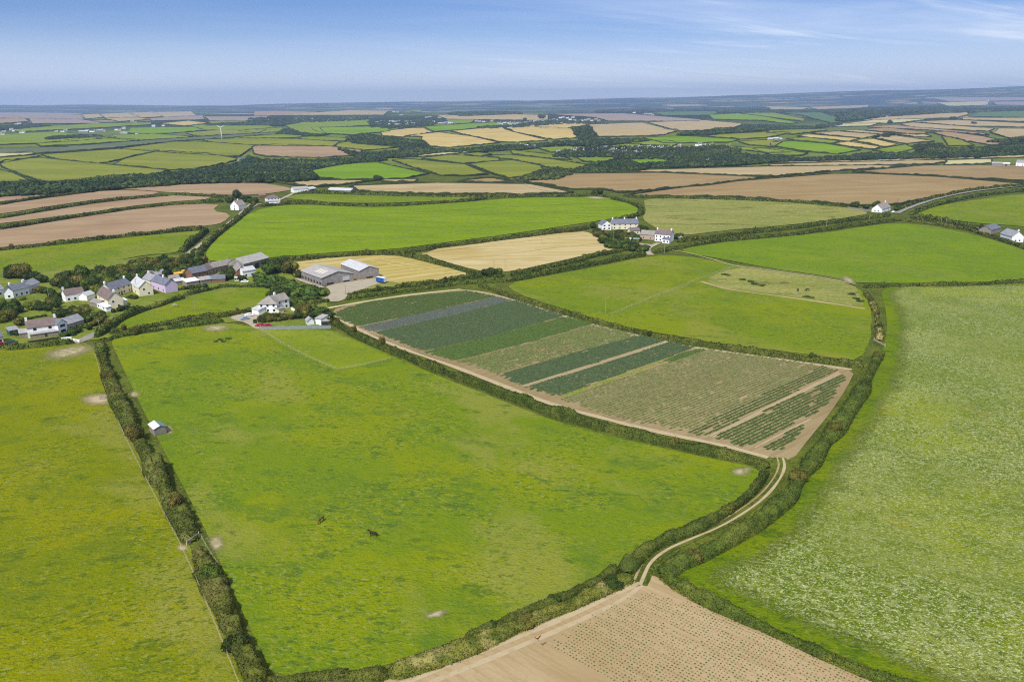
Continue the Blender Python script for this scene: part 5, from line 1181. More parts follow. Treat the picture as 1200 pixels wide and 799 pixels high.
q = MB()
for i in range(9): q.box(.1 + i * (L - .2) / 9 + .02, .1 + (i + 1) * (L - .2) / 9 - .04, -.045, -.004, .25, 2.35, Mx)
q.build('plank_cladding', M['clad'], s.o)

# ---- far villages: simple small houses (walls + roof), copied
VP = {}
def vhouse(px, py, Lp, kind, label, group, hs=1.0):
    p = h1(px, py); d = np.hypot(p[0], p[1]); key = kind
    if key not in VP:
        wl, rf = {'w': ('white', 'slate'), 'g': ('white', 'slate_l'), 'b': ('cream_w', 'roof_b'), 's': ('clad', 'asb_l'), 'c': ('tanstone', 'slate_l')}[kind]
        a = MB(); a.poly([(-.5, -.5, -.3), (.5, -.5, -.3), (.5, .5, -.3), (-.5, .5, -.3), (-.5, -.5, .62), (.5, -.5, .62), (.5, .5, .62), (-.5, .5, .62), (-.5, 0, .98), (.5, 0, .98)], [(0, 1, 5, 4), (2, 3, 7, 6), (1, 2, 6, 9, 5), (3, 0, 4, 8, 7)])
        me_w = a.build('wall', M[wl]); b = MB(); b.poly([(-.53, -.56, .58), (.53, -.56, .58), (.53, 0, 1.0), (-.53, 0, 1.0), (.53, .56, .58), (-.53, .56, .58), (-.53, -.56, .64), (.53, -.56, .64), (.53, 0, 1.07), (-.53, 0, 1.07), (.53, .56, .64), (-.53, .56, .64)],
            [(6, 7, 8, 9), (9, 8, 10, 11), (0, 1, 7, 6), (4, 5, 11, 10), (1, 2, 8, 7), (2, 4, 10, 8), (3, 0, 6, 9), (5, 3, 9, 11), (1, 0, 3, 2), (2, 3, 5, 4)])
        me_r = b.build('roof', M[rf]); c = MB(); c.box(.36, .48, -.06, .06, .8, 1.3); me_c = c.build('chimney', M['white'])
        VP[key] = (me_w.data, me_r.data, me_c.data)
        for q in (me_w, me_r, me_c): bpy.data.objects.remove(q)
    mw, mr, mc = VP[key]
    o = empty('house' if kind != 's' else 'farm_shed', p, R(random.uniform(-35, 35)))
    L = max(7, Lp * d / F); wd = min(L * .75, 8 + (L > 20) * 6); hh = (5.6 + random.random() * 1.6) * hs
    w = link('wall', mw, o); r = link('roof', mr, o)
    for q in (w, r): q.scale = (L, wd, hh)
    if kind != 's': c = link('chimney', mc, r)
    tag(o, label, 'house' if kind != 's' else 'shed', group)
rk = lambda: random.choice('wgwcgbcb')
VN = {'w': 'white walled dark roofed', 'g': 'white walled pale roofed', 'b': 'cream brown roofed', 's': 'grey roofed', 'c': 'stone coloured grey roofed'}
def village(pts, base, where, group, sx=1, sy=1, x0=0, y0=0, Lp=4.5, hs=1.0):
    for q in pts:
        k = q[3] if len(q) > 3 else rk(); l = q[2] if len(q) > 2 else Lp
        vhouse(x0 + q[0] / sx, y0 + q[1] / sy, l, k, f'{VN[k]} {"shed" if k == "s" else "house"} {where}', group, hs)
village([(75, 105), (100, 104), (125, 100), (155, 96), (185, 92), (205, 88), (140, 54), (110, 52), (205, 51), (270, 60), (290, 97), (320, 92), (345, 99), (380, 78), (400, 99), (425, 90), (440, 97), (375, 109), (420, 114), (500, 96), (515, 75), (540, 80), (585, 72), (598, 78), (480, 114), (490, 90), (600, 110), (570, 110), (620, 100), (640, 90), (670, 82), (690, 84), (715, 76), (740, 74), (790, 76), (842, 74, 8, 'b'), (852, 60), (965, 58), (985, 56), (1010, 66), (920, 78), (1030, 164), (1055, 58), (1165, 64), (355, 88), (455, 104), (505, 106), (530, 92), (655, 74), (232, 90)],
    'house', 'in the far wooded hamlet', 'houses of the far wooded hamlet', 5.4545, 5.46, 640, 160, 3.9, .85)
village([(630, 171), (680, 188), (700, 193), (780, 183), (860, 188), (900, 168), (920, 178), (990, 183), (1000, 163), (1040, 173), (1080, 183), (1100, 188), (1150, 168), (1180, 173), (1130, 182), (1060, 168), (960, 172), (840, 178), (740, 178), (880, 180), (1020, 188), (660, 178), (760, 190), (930, 190)], 'house', 'in the long distant village', 'houses of the long distant village', 6, 6, 200, 110, 3)
village([(10, 173), (30, 168), (60, 178), (75, 180), (100, 168), (120, 173), (240, 216), (262, 213), (275, 198), (272, 218), (250, 206), (355, 198, 6, 's'), (375, 203, 6, 's'), (400, 196, 6, 's'), (352, 218, 6, 's'), (395, 223, 6, 's'), (470, 200, 9, 's'), (490, 212, 8, 's'), (510, 198, 5, 's'), (600, 168), (622, 163), (690, 168), (720, 163, 7, 's'), (650, 198), (700, 210, 7, 's'), (740, 208, 7, 's'), (770, 213, 6, 's'), (540, 222, 5, 's'), (455, 222, 6, 's'), (330, 210), (420, 150), (370, 128), (395, 130)], 'house', 'around the distant farm estate', 'buildings of the distant farm estate', 6, 6, 400, 110, 3.4)
village([(950, 193), (970, 198), (1000, 198), (1060, 194), (1110, 210, 4, 'w'), (1125, 215, 4, 'w'), (1150, 205), (1180, 208), (1192, 215), (1210, 208), (1240, 208), (1330, 200), (1345, 204), (1360, 196), (1380, 196), (1400, 200), (1420, 196), (1460, 190), (1490, 186), (1510, 186), (1540, 170), (1560, 166), (1590, 172), (1610, 182), (1630, 167), (1640, 190), (1670, 195), (1690, 190), (1720, 186), (1740, 181), (1760, 190), (1790, 181), (1810, 192), (1220, 216), (1260, 212), (1300, 204)], 'house', 'in the distant hilltop village behind golden fields', 'houses of the distant hilltop village', 6, 6, 400, 110, 3.6)
village([(860, 135), (890, 130), (905, 124), (940, 145, 5, 's'), (970, 145, 5, 's'), (990, 150), (1110, 108, 9, 's')], 'house', 'in the distant farm right of centre', 'buildings of the distant farm', 6, 6, 600, 110, 3.2)
village([(305, 168, 7, 's'), (240, 160), (400, 163), (420, 187), (440, 192), (470, 187, 5, 's'), (500, 160), (515, 158), (525, 190), (600, 180), (650, 185), (750, 175), (640, 172)], 'house', 'above the distant striped green fields', 'houses above the striped fields', 6, 6, 800, 100, 3)
village([(450, 192, 6, 'b'), (350, 210), (230, 225), (290, 217), (420, 210), (755, 177), (740, 185), (1140, 177, 6, 's'), (1160, 177)], 'house', 'at the edge of the right background woods', 'houses by the right background woods', 6, 6, 1000, 100, 3)
village([(445, 266, 6, 'w'), (460, 260, 4, 'w'), (400, 271), (590, 271, 9, 's'), (618, 267, 6, 's'), (650, 267, 7, 'w'), (700, 263, 6, 's'), (715, 259), (820, 255), (842, 260), (870, 244), (880, 281, 13, 's'), (965, 285), (120, 222, 5, 's'), (135, 214), (150, 275), (168, 277), (20, 290), (60, 250), (80, 255), (100, 262), (950, 204), (930, 199), (1080, 229), (1150, 226), (30, 268), (740, 265), (15, 280)], 'house', 'among the distant left hand farms', 'buildings of the distant left farms', 6, 6, 0, 110, 3.4)
village([(903, 164.6, 6, 's'), (909, 164.2, 6, 's'), (914, 165.2, 4, 's')], 'shed', 'in the pale farm right of the hamlet', 'sheds of the pale farm', Lp=5)
village([(609, 171.5, 3, 'b'), (617, 172.5, 4, 's'), (625, 173, 5, 's')], 'shed', 'left of the far wooded hamlet', 'buildings left of the hamlet')
simple_house('poly_tunnel', 'bright white strip shaped shed at the distant farm estate', 'shed', (470.5, 147.8), (472.2, 141.6), 14, 4, 1.2, 'metalw', 'metalw', kind='flat')

# ================================================================== TREES
def scatter_trees(poly, sp, rng, hr, kinds, where, group, trunk=True, nm='tree'):
    W = hit(densify(np.array(poly, float), 6))[:, :2] * .975; mn = W.min(0); mx = W.max(0)
    y = mn[1]; n = 0
    while y < mx[1]:
        x = mn[0]
        while x < mx[0]:
            X = x + random.uniform(-.45, .45) * sp; Y = y + random.uniform(-.45, .45) * sp
            if pip(W, np.array([X]), np.array([Y]))[0]:
                k = random.choice(kinds); r = random.uniform(*rng)
                tree(0, 0, r, r * random.uniform(*hr), k, f'{LEAFKINDS[k]} {nm} {where}', group, trunk, world=(X, Y)); n += 1
            x += sp
        y += sp
    return n
KT = ['leaf_d', 'leaf_d', 'leaf_m', 'leaf_m', 'leaf_o', 'leaf_d', 'leaf_m', 'leaf_o', 'leaf_d', 'leaf_y']
scatter_trees([(62, 330), (80, 322), (105, 320), (150, 311), (180, 304), (212, 306), (214, 318), (200, 322), (178, 324), (160, 328), (140, 336), (125, 341), (105, 340), (75, 338)], 6.6, (3.6, 5.2), (1.25, 1.6), KT, 'in the belt behind the cream houses', 'trees in the belt behind the hamlet')
scatter_trees([(208, 306), (222, 296), (240, 288), (238, 300), (242, 310), (235, 318), (214, 322)], 6.5, (3.0, 4.4), (1.2, 1.5), KT, 'beside the pale lane into the hamlet', 'trees beside the hamlet lane')
scatter_trees([(262, 311), (290, 307), (315, 304), (330, 304.5), (330, 307), (300, 310), (270, 315)], 6, (2.8, 3.8), (1.2, 1.5), ['leaf_d', 'leaf_d', 'leaf_m'], 'behind the old farm roofs', 'trees behind the old farm')
scatter_trees([(32, 352), (50, 352), (60, 345), (74, 350), (62, 358), (50, 360), (35, 360)], 6, (2.4, 3.6), (1.1, 1.4), KT + ['leaf_y'], 'in the garden between the two white cottages', 'garden trees left')
scatter_trees([(-5, 355), (18, 352), (24, 362), (20, 372), (-5, 376)], 6, (3.0, 4.2), (1.1, 1.4), KT, 'at the left edge below the white cottages', 'garden trees left')
scatter_trees([(62, 362), (78, 358), (100, 358), (112, 364), (122, 370), (112, 378), (100, 374), (84, 370), (68, 368)], 5.0, (2.4, 3.4), (1.0, 1.35), KT + ['leaf_m'], 'in the gardens above the long white house', 'garden trees centre left')
scatter_trees([(40, 334), (60, 336), (74, 342), (72, 348), (56, 345), (44, 342)], 6, (2.4, 3.6), (1.0, 1.3), ['leaf_m', 'leaf_o', 'leaf_y', 'leaf_d'], 'between the white cottages and the tree belt', 'garden trees left')
scatter_trees([(108, 372), (118, 374), (112, 384), (102, 386), (100, 380)], 4.5, (1.8, 2.6), (1.0, 1.3), ['leaf_m', 'leaf_o', 'leaf_d'], 'right of the grey lane end wing', 'garden trees centre left')
for q in [(46, 362.5, 3.6, 4.6, 'leaf_d', 'round dark lollipop tree standing alone on the lawn', 1), (24, 381, 3.4, 4.4, 'leaf_o', 'olive bush tree left of the white chimney', 1), (17, 325, 6.0, 8, 'leaf_d', 'large dark tree at the foot of the left green field', 1), (26, 326, 6.6, 9, 'leaf_o', 'largest russet tree at the foot of the left green field', 1),
          (10, 326, 4.0, 5, 'leaf_d', 'dark round tree at the left edge of the green field', 1), (38, 331, 5, 6.5, 'leaf_d', 'dark tree right of the large russet tree', 1), (50, 331, 4.2, 5, 'leaf_m', 'mid green tree left of the tree belt', 1),
          (327, 318, 6.6, 9.5, 'leaf_d', 'big dark tree beside the open barn', 1), (338, 320, 5.8, 8, 'leaf_o', 'tall olive tree right of the open barn', 1), (315, 322, 5.2, 7, 'leaf_m', 'green tree in front of the open barn', 1), (350, 325, 4.0, 5, 'leaf_d', 'small dark tree left of the grey barns', 1),
          (268, 327, 4.4, 6.5, 'leaf_d', 'dark tree in the middle of the old farmyard', 1), (284, 329, 3.0, 4, 'leaf_d', 'small tree right of the narrow brick barn', 1), (330, 348, 6, 6.4, 'leaf_d', 'dark spreading tree behind the white house', 1), (322, 349, 4, 4.6, 'leaf_d', 'smaller dark tree left of the spreading one', 1), (337, 347, 4, 5, 'leaf_m', 'green tree right of the spreading one', 1),
          (356, 369, 4.4, 5.2, 'leaf_o', 'brownish bare topped tree in the white house garden', 1), (349, 373, 3, 3, 'leaf_d', 'dark shrub tree at the garden path', 1), (363, 374, 3, 3, 'leaf_d', 'dark bush above the pale shed', 1), (386, 374, 3.4, 4, 'leaf_d', 'dark bush at the corner of the vegetable field', 1),
          (277, 231.5, 6.5, 8.5, 'leaf_d', 'tall dark tree behind the white gabled cottage', 1), (270, 237, 5, 6, 'leaf_d', 'dark tree left of the white gabled cottage', 1), (288, 236, 6.4, 7, 'leaf_d', 'dark tree right of the white gabled cottage', 1), (295, 239, 5, 5.5, 'leaf_m', 'mid green tree by the cottage parking spot', 1),
          (300, 237, 5, 5, 'leaf_d', 'dark tree left of the small farmyard', 1), (1002, 243, 4.4, 6, 'leaf_d', 'left dark tree along the wall of the isolated cottage', 1), (1015, 245, 4.6, 4.4, 'leaf_d', 'low dark bush beside the isolated cottage wall', 1), (1026, 243, 5, 7, 'leaf_d', 'tallest dark tree behind the isolated cottage', 1), (1052, 246, 4, 5, 'leaf_m', 'green tree right of the isolated cottage', 1),
          (703, 228, 5.5, 7, 'leaf_d', 'dark round tree at the top corner of the vivid meadow', 1), (695, 228.5, 4, 5, 'leaf_d', 'smaller dark tree left of the meadow corner tree', 1), (442, 211.5, 8, 8, 'leaf_d', 'round dark tree in the hedge below the bright far field', 1),
          (1146, 186, 9, 10, 'leaf_d', 'conical dark tree above the far right farm', 1), (694, 267, 4, 5, 'leaf_d', 'small round tree at the hedge junction left of the farmhouses', 1), (752, 272, 5, 6.5, 'leaf_d', 'dark tree between the two white farmhouses', 1), (757, 271, 4, 5, 'leaf_m', 'green tree beside the pinkish stone barn', 1),
          (796, 279.5, 4.5, 4.5, 'leaf_d', 'dark bush behind the small stone shed', 1), (573, 325, 5, 6, 'leaf_d', 'large round bush at the hedge junction behind the vegetable field', 1), (583, 323.5, 4.5, 5, 'leaf_m', 'green bush at the hedge junction behind the vegetable field', 1),
          (1141, 145.5, 14, 12, 'leaf_d', 'round dark tree in the distant tan field hedge', 1), (1117, 140.7, 20, 16, 'leaf_d', 'broad dark tree in the most distant tan field hedge', 1), (1042, 145.5, 16, 20, 'leaf_d', 'lone tall tree on the distant hillside', 1), (1037, 161, 12, 10, 'leaf_d', 'pair of dark trees left on the striped hillside', 1), (1045, 159.5, 14, 12, 'leaf_d', 'right of the dark tree pair on the striped hillside', 1), (1027, 161.6, 10, 8, 'leaf_d', 'low dark tree beside the striped hillside pair', 1),
          (635, 139.5, 26, 26, 'leaf_d', 'large dark tree clump at the distant hilltop village', 1), (615, 141.5, 18, 16, 'leaf_d', 'smaller dark tree at the distant hilltop village', 1), (900, 338, 1, 1, None, '', 0)]:
    if q[4]: tree(q[0], q[1], q[2], q[3], q[4], q[5], 'single trees')
scatter_trees([(694, 270), (712, 270.5), (735, 272), (750, 277), (748, 285), (765, 292), (750, 292), (722, 289), (705, 283)], 6.0, (2.8, 4.2), (1.0, 1.3), KT + ['leaf_m'], 'in the garden of the farmhouse pair', 'garden trees of the farmhouses')
def shrubs(pts, k, r, where, group, h=.9):
    P = hit(densify(np.array(pts + [pts[-1]], float), 4)[:-1]); L = 0; last = None
    for p in P:
        if last is not None and np.hypot(*(p - last)[:2]) < r * 1.25: continue
        last = p; rr = r * random.uniform(.75, 1.25); kk = random.choice(k)
        tree(0, 0, rr, rr * h * random.uniform(.9, 1.2), kk, f'{LEAFKINDS[kk]} shrub {where}', group, False, world=(p[0], p[1]))
shrubs([(300, 378), (312, 374), (325, 373), (338, 373), (346, 374)], ['leaf_d', 'leaf_m', 'leaf_o'], 2.2, 'along the front of the white house garden', 'garden shrubs of the white house', 1.1)
shrubs([(312, 369), (325, 370.5), (340, 370)], ['leaf_m', 'leaf_y'], 1.4, 'against the white house front', 'garden shrubs of the white house', 1)
shrubs([(17, 353), (30, 351)], ['leaf_y'], 2.2, 'in front of the white terrace', 'garden shrubs left', 1)
shrubs([(75, 395), (84, 393), (92, 388), (100, 384)], ['leaf_d', 'leaf_m'], 2.4, 'beside the grey lane end', 'lane shrubs', .9)
shrubs([(205, 340), (220, 339), (232, 337), (245, 336)], ['leaf_m', 'leaf_o', 'leaf_d'], 2.0, 'in front of the old farm sheds', 'farmyard shrubs', .9)
shrubs([(133, 366), (140, 364.5), (148, 362)], ['leaf_d'], 2.3, 'below the cream gabled house', 'lane shrubs', .9)
shrubs([(150, 349), (158, 350)], ['leaf_d', 'leaf_o'], 1.8, 'in front of the long cream farmhouse', 'lane shrubs', .8)
shrubs([(34, 374), (44, 372), (56, 370)], ['leaf_d', 'leaf_m'], 1.4, 'on the lawn above the long white house', 'garden shrubs left', .8)
shrubs([(20, 393), (18, 388)], ['leaf_d'], 2.0, 'beside the dark green shed', 'garden shrubs left', 1)
shrubs([(350, 338), (362, 341), (372, 344)], ['leaf_d', 'leaf_m'], 2.6, 'at the corner of the pale concrete yard', 'yard shrubs', .9)
# taller bushes standing up out of the hedges
_n = 0
for (W_, w_, h_, d_) in list(HEDGES):
    if d_ > 900: continue
    L_ = np.concatenate([[0], np.cumsum(np.hypot(*np.diff(W_, axis=0).T))]); s_ = random.uniform(5, 30)
    while s_ < L_[-1] - 3:
        x_ = float(np.interp(s_, L_, W_[:, 0])); y_ = float(np.interp(s_, L_, W_[:, 1])); pj = project((x_, y_, 0))
        if -20 < pj[0] < 1220 and pj[1] < 815:
            r_ = w_ * random.uniform(.34, .52); kk = random.choice(['leaf_m', 'leaf_o', 'leaf_o', 'leaf_d'])
            tree(0, 0, r_, h_ * random.uniform(1.0, 1.5), kk, f'{LEAFKINDS[kk]} bush rising out of a field hedge', 'bushes standing in the field hedges', False, world=(x_, y_)); _n += 1
        s_ += random.uniform(14, 60) * (1 if d_ < 420 else 1.6)
print('hedge bushes', _n)
# dark weed clumps in the paddock
for (x, y) in [(885, 333), (892, 335), (880, 330), (1003, 350), (1008, 353), (945, 348), (951, 349), (849, 322), (853, 323), (870, 328), (998, 345)]:
    tree(x, y, 2.6, .8, 'leaf_m', 'low dark nettle clump in the pale olive horse paddock', 'nettle clumps in the paddock', False)
for (x, y) in [(258, 398), (262, 400), (253, 400), (268, 397)]:
    tree(x, y, 1.6, .5, 'leaf_m', 'low dark nettle clump below the white house gateway', 'nettle clumps in the pasture', False)

# ================================================================== VEHICLES
def car(px, py, yaw, paint, label, L=4.3, world=None):
    p = h1(px, py); o = empty('car', p + [0, 0, .02], R(yaw)); k = L / 4.3
    prof = [(-2.1, .35), (-2.15, .75), (-1.9, .95), (-1.2, 1.0), (-.75, 1.42), (.75, 1.46), (1.45, 1.02), (2.05, .92), (2.15, .6), (2.1, .35)]
    b = MB(); w = .82; V = [(x * k, -w, z) for x, z in prof] + [(x * k, w, z) for x, z in prof]; n = len(prof)
    b.poly(V, [tuple(range(n)), tuple(range(2 * n - 1, n - 1, -1))] + [(i, i + n, (i + 1) % n + n, (i + 1) % n) for i in range(n)]); b.build('body', M[paint], o)
    g = MB(); g.poly([(-1.05 * k, -.835, 1.05), (1.2 * k, -.835, 1.05), (.7 * k, -.835, 1.38), (-.7 * k, -.835, 1.36)], [(0, 1, 2, 3)]); g.poly([(-1.05 * k, .835, 1.05), (1.2 * k, .835, 1.05), (.7 * k, .835, 1.38), (-.7 * k, .835, 1.36)], [(3, 2, 1, 0)])
    g.poly([(1.40 * k, -.7, 1.07), (1.40 * k, .7, 1.07), (.82 * k, .66, 1.44), (.82 * k, -.66, 1.44)], [(0, 1, 2, 3)]); g.build('window_glass', M['glass'], o)
    for x in (-1.35, 1.35):
        for s_ in (-1, 1):
            t = MB(); t.tube((x * k, s_ * .70, .32), (x * k, s_ * .86, .32), .32, .32, 14); wh = t.build('wheel', M['tyre'], o)
            q = MB(); q.tube((x * k, s_ * .861, .32), (x * k, s_ * .875, .32), .18, .17, 10); q.build('rim', M['silver'], wh)
    tag(o, label, 'car')
car(305, 382.5, 0, 'red', 'bright red car parked below the white house, left one', 4.6)
car(314, 383, 10, 'red', 'bright red car behind the other red one, right one', 3.8)
car(287, 374.5, 30, 'silver', 'silver blue car on the drive left of the white house')
car(292, 370.5, 20, 'white', 'white car close to the white house garage')
car(0, 405, 60, 'red', 'dark red car at the left edge beside the cream cottage')
car(13, 402.5, 15, 'teal', 'dark green vehicle below the dark green shed', 5.2)
car(287, 331, 0, 'white', 'white car parked below the pale roofed outbuilding', 4.6)
car(1047, 249.3, 40, 'white', 'white car parked beside the isolated cottage', 4.6)
car(722, 281.5, 5, 'white', 'white car in the farmhouse garden, left of the greenhouse', 5)
car(736, 286, -5, 'white', 'white car below the greenhouse in the farmhouse garden', 5)
car(291, 246.5, 20, 'blue', 'dark blue car beside the white gabled cottage', 4.4)
# trailer
a, b, c = hit([(441.5, 331), (449, 332.3), (453.5, 329.8)])
yaw = math.atan2(b[1] - a[1], b[0] - a[0]); o = empty('box_trailer', (a + b) / 2, yaw); Lx = float(np.hypot(*(b - a)[:2])) / 2 + .6
q = MB(); q.box(-Lx, Lx, 0, 2.5, .75, 3.2); q.build('blue_body', M['blue'], o)
q = MB(); q.box(-Lx - .03, Lx + .03, -.03, 2.53, 3.203, 3.3); q.build('white_top', M['metalw'], o)
q = MB(); q.box(Lx + .003, Lx + .06, .05, 2.45, .8, 3.15); q.build('rear_door', M['metalw'], o)
q = MB(); q.box(-Lx, Lx, .2, 2.3, .5, .74); q.build('chassis', M['dark'], o)
for x in (-.6, .6):
    for y in (.1, 2.4):
        t = MB(); t.tube((x + .8, y - .12, .42), (x + .8, y + .12, .42), .42, .42, 14); t.build('wheel', M['tyre'], o)
tag(o, 'blue box trailer with white end beside the grey barns', 'trailer')

# ================================================================== ANIMALS
def skin_obj(name, pts, edges, rad, mat, parent=None, sub=1):
    import bmesh
    bm = bmesh.new(); lay = bm.verts.layers.skin.verify(); vs = [bm.verts.new(p) for p in pts]
    for a_, b_ in edges: bm.edges.new((vs[a_], vs[b_]))
    for v, r in zip(vs, rad): v[lay].radius = r if isinstance(r, tuple) else (r, r)
    vs[0][lay].use_root = True
    me = bpy.data.meshes.new(name); bm.to_mesh(me); bm.free(); me.materials.append(mat)
    o = link(name, me, parent)
    o.modifiers.new('Skin', 'SKIN').use_smooth_shade = True
    s2 = o.modifiers.new('Sub', 'SUBSURF'); s2.levels = sub; s2.render_levels = sub
    return o
def quadruped(name, px, py, yaw, mat, label, cat, s=1.0, graze=False, mane='horse_b', k=1.0):
    p = h1(px, py); o = empty(name, p + [0, 0, .02], R(yaw)); o.scale = (s, s, s)
    hd = [(1.18, 0, 1.02), (1.42, 0, .62), (1.62, 0, .30), (1.80, 0, .16)] if graze else [(1.05, 0, 1.55), (1.22, 0, 1.86), (1.48, 0, 1.74), (1.72, 0, 1.55)]
    pts = [(-.62, 0, 1.22), (-.2, 0, 1.16), (.3, 0, 1.16), (.72, 0, 1.24)] + hd
    ed = [(0, 1), (1, 2), (2, 3), (3, 4), (4, 5), (5, 6), (6, 7)]
    rad = [(.27, .29), (.27, .30), (.27, .31), (.22, .28), .17, .13, .12, .075]
    def leg(base, chain, rr):
        last = base
        for q, r in zip(chain, rr):
            pts.append(q); ed.append((last, len(pts) - 1)); rad.append(r); last = len(pts) - 1
    for y in (-1, 1):
        st = .07 * y
        leg(0, [(-.66, .15 * y, .92), (-.58 + st, .15 * y, .72), (-.80 + st, .15 * y, .48), (-.74 + st, .15 * y, .10), (-.68 + st, .15 * y, .0)], [.17, .11, .065, .045, .055])
        leg(3, [(.70, .14 * y, .90), (.72 + st, .14 * y, .50), (.70 + st, .14 * y, .10), (.76 + st, .14 * y, .0)], [.13, .065, .045, .055])
    for y in (-1, 1):
        pts.append((hd[1][0] + .02, .07 * y, hd[1][2] + .16)); ed.append((5, len(pts) - 1)); rad.append(.03)
    skin_obj('body', pts, ed, rad, M[mat], o, 2)
    if mane:
        skin_obj('tail', [(-.88, 0, 1.3), (-1.02, 0, 1.0), (-1.0, 0, .55)], [(0, 1), (1, 2)], [.05, .07, .04], M[mane], o, 1)
        skin_obj('mane', [(.82, 0, 1.50), ((hd[0][0] - .06), 0, hd[0][2] + .18), (hd[1][0] - .04, 0, hd[1][2] + .14)], [(0, 1), (1, 2)], [.05, .06, .04], M[mane], o, 1)
    tag(o, label, cat, 'grazing animals')
quadruped('horse', 438, 628.5, 172, 'horse_d', 'dark brown horse standing in the central pasture', 'horse')
quadruped('horse', 377, 611, 250, 'horse_c', 'chestnut horse seen end on in the central pasture', 'horse', graze=True)
quadruped('horse', 935, 341.5, 80, 'horse_b', 'left black horse grazing in the olive paddock', 'horse', 1.15, graze=True)
quadruped('horse', 946.5, 341.5, 190, 'horse_b', 'right black horse grazing side on in the olive paddock', 'horse', 1.15, graze=True)
quadruped('cow', 206, 360.5, 200, 'cow', 'pale cow grazing in the curved paddock near the hamlet', 'cow', 1.4, graze=True, mane=None)
# bird of prey, wings raised
p = h1(630, 764) + np.array([0, 0, 3.0]); o = empty('bird', p, R(20))
skin_obj('body', [(0, -.22, 0), (0, 0, .02), (0, .2, .05), (0, .32, .06), (0, -.45, -.02)], [(0, 1), (1, 2), (2, 3), (0, 4)], [.08, .11, .09, .06, .07], M['bird'], o, 2)
for s_ in (-1, 1):
    w = MB(); pts = [(.05 * s_, .14, .05), (.05 * s_, -.16, .03), (.36 * s_, .20, .34), (.38 * s_, -.14, .32), (.66 * s_, .10, .62), (.60 * s_, -.16, .60)]
    pts += [(x, y, z + .03) for x, y, z in pts]
    w.poly(pts, [(0, 1, 3, 2), (2, 3, 5, 4), (6, 8, 9, 7), (8, 10, 11, 9), (0, 2, 8, 6), (2, 4, 10, 8), (1, 7, 9, 3), (3, 9, 11, 5), (4, 5, 11, 10), (0, 6, 7, 1)]); w.build('wing', M['bird'], o)
tag(o, 'russet brown bird of prey flying low over the bare earth with raised wings', 'bird')

# ================================================================== POLES, FENCES, TURBINES
def pole(px, py, h, label, r=.14, arm=True, mat='pole'):
    p = h1(px, py); o = empty('utility_pole', p, R(random.uniform(0, 180)))
    q = MB(); q.tube((0, 0, -.1), (0, 0, h), r, r * .7, 8); q.build('post', M[mat], o)
    if arm:
        q = MB(); q.box(-.9, .9, -.06, .06, h - .5, h - .38); ar = q.build('crossarm', M[mat], o)
        for x in (-.75, 0, .75):
            t = MB(); t.tube((x, 0, h - .38), (x, 0, h - .2), .05, .04, 6); t.build('insulator', M['silver'], ar)
    tag(o, label, 'pole', 'wooden poles')
pole(709.5, 367.5, 8, 'pale bare pole standing in the green pasture by the hedge', .18)
pole(405, 345, 5.5, 'pole at the entrance to the pale concrete yard', .16)
pole(230.5, 307, 7.5, 'pole among trees beside the hamlet lane', .16)
pole(229.5, 369.5, 7.5, 'left pole of two on the sunken lane hedge', .13)
pole(234.5, 363, 6.5, 'right pole of two on the sunken lane hedge', .13)
pole(1018.5, 259.5, 7, 'pale pole in the lane hedge left of the isolated cottage', .18)
pole(968.5, 265, 6, 'pole in the lane hedge below the rough olive field', .18)
pole(903.5, 270, 6, 'short pole in the lane hedge, leftmost on the rough olive field', .18)
pole(1102.5, 264, 7, 'pole left of three in the tall dark hedge on the right', .18)
pole(1108.5, 262.5, 5, 'short middle pole of three in the tall dark hedge', .18)
pole(1121, 264, 7, 'right pole of three in the tall dark hedge', .18)
pole(1051, 244.5, 10, 'tall dark pole beside the isolated cottage', .2, mat='door')
pole(778.5, 297, 11, 'tall pole in front of the purple roofed white house', .18)
pole(719, 286, 9, 'tall pole in the farmhouse garden', .15)
pole(118, 392, 7, 'pole beside the hedge right of the lane end', .12)
pole(106, 366, 8, 'pole in the garden below the cream gabled house', .12)
pole(58, 352, 8, 'pole among the garden trees left', .12)
pole(161, 345, 9, 'pole in front of the cream cross gabled house', .12)
pole(579, 316, 6, 'pole in the pale golden field, left one', .14)
pole(592, 315, 6, 'pole in the pale golden field, right one', .14)
pole(133, 378, 5, 'short pole on the curved clipped hedge', .1, arm=False)
pole(635, 286, 7, 'pole left of the farmhouses at the meadow hedge', .13)

def fence(px, label, sp=4.0, h=1.15, world=None, pr=.06, wr=.012, nw=3, rail=False):
    W = hit(smooth_line(np.array(px, float), 1))[:, :2]; L = np.concatenate([[0], np.cumsum(np.hypot(*np.diff(W, axis=0).T))])
    n = min(100, max(2, int(L[-1] / sp))); s_ = np.linspace(0, L[-1], n); X = np.interp(s_, L, W[:, 0]); Y = np.interp(s_, L, W[:, 1])
    o = empty('fence', (X[0], Y[0], float(height(X[0], Y[0]))))
    b = MB(); b.tube((0, 0, -.05), (0, 0, h), pr, pr * .9, 6); me = bpy.data.meshes.new('post'); me.from_pydata(b.v, [], b.f); me.materials.append(M['post'])
    for x, y in zip(X, Y): link('post', me, o, (x - X[0], y - Y[0], float(height(x, y) - height(X[0], Y[0]))))
    w = MB()
    for k in range(nw):
        z = h * (k + 1) / nw - .08
        for i in range(n - 1):
            p0 = (X[i] - X[0], Y[i] - Y[0], z); p1 = (X[i + 1] - X[0], Y[i + 1] - Y[0], z)
            w.tube(p0, p1, wr, wr, 4)
    w.build('rail' if rail else 'wire', M['post'], o); tag(o, label, 'fence')
fence([(112, 418), (118, 440), (128, 468), (144, 508), (168, 556), (192, 602), (212, 640), (232, 684), (248, 722), (264, 762), (276, 792), (285, 815)], 'thin pale wire fence along the left foot of the long hedge', 3.0, wr=.014, pr=.05)
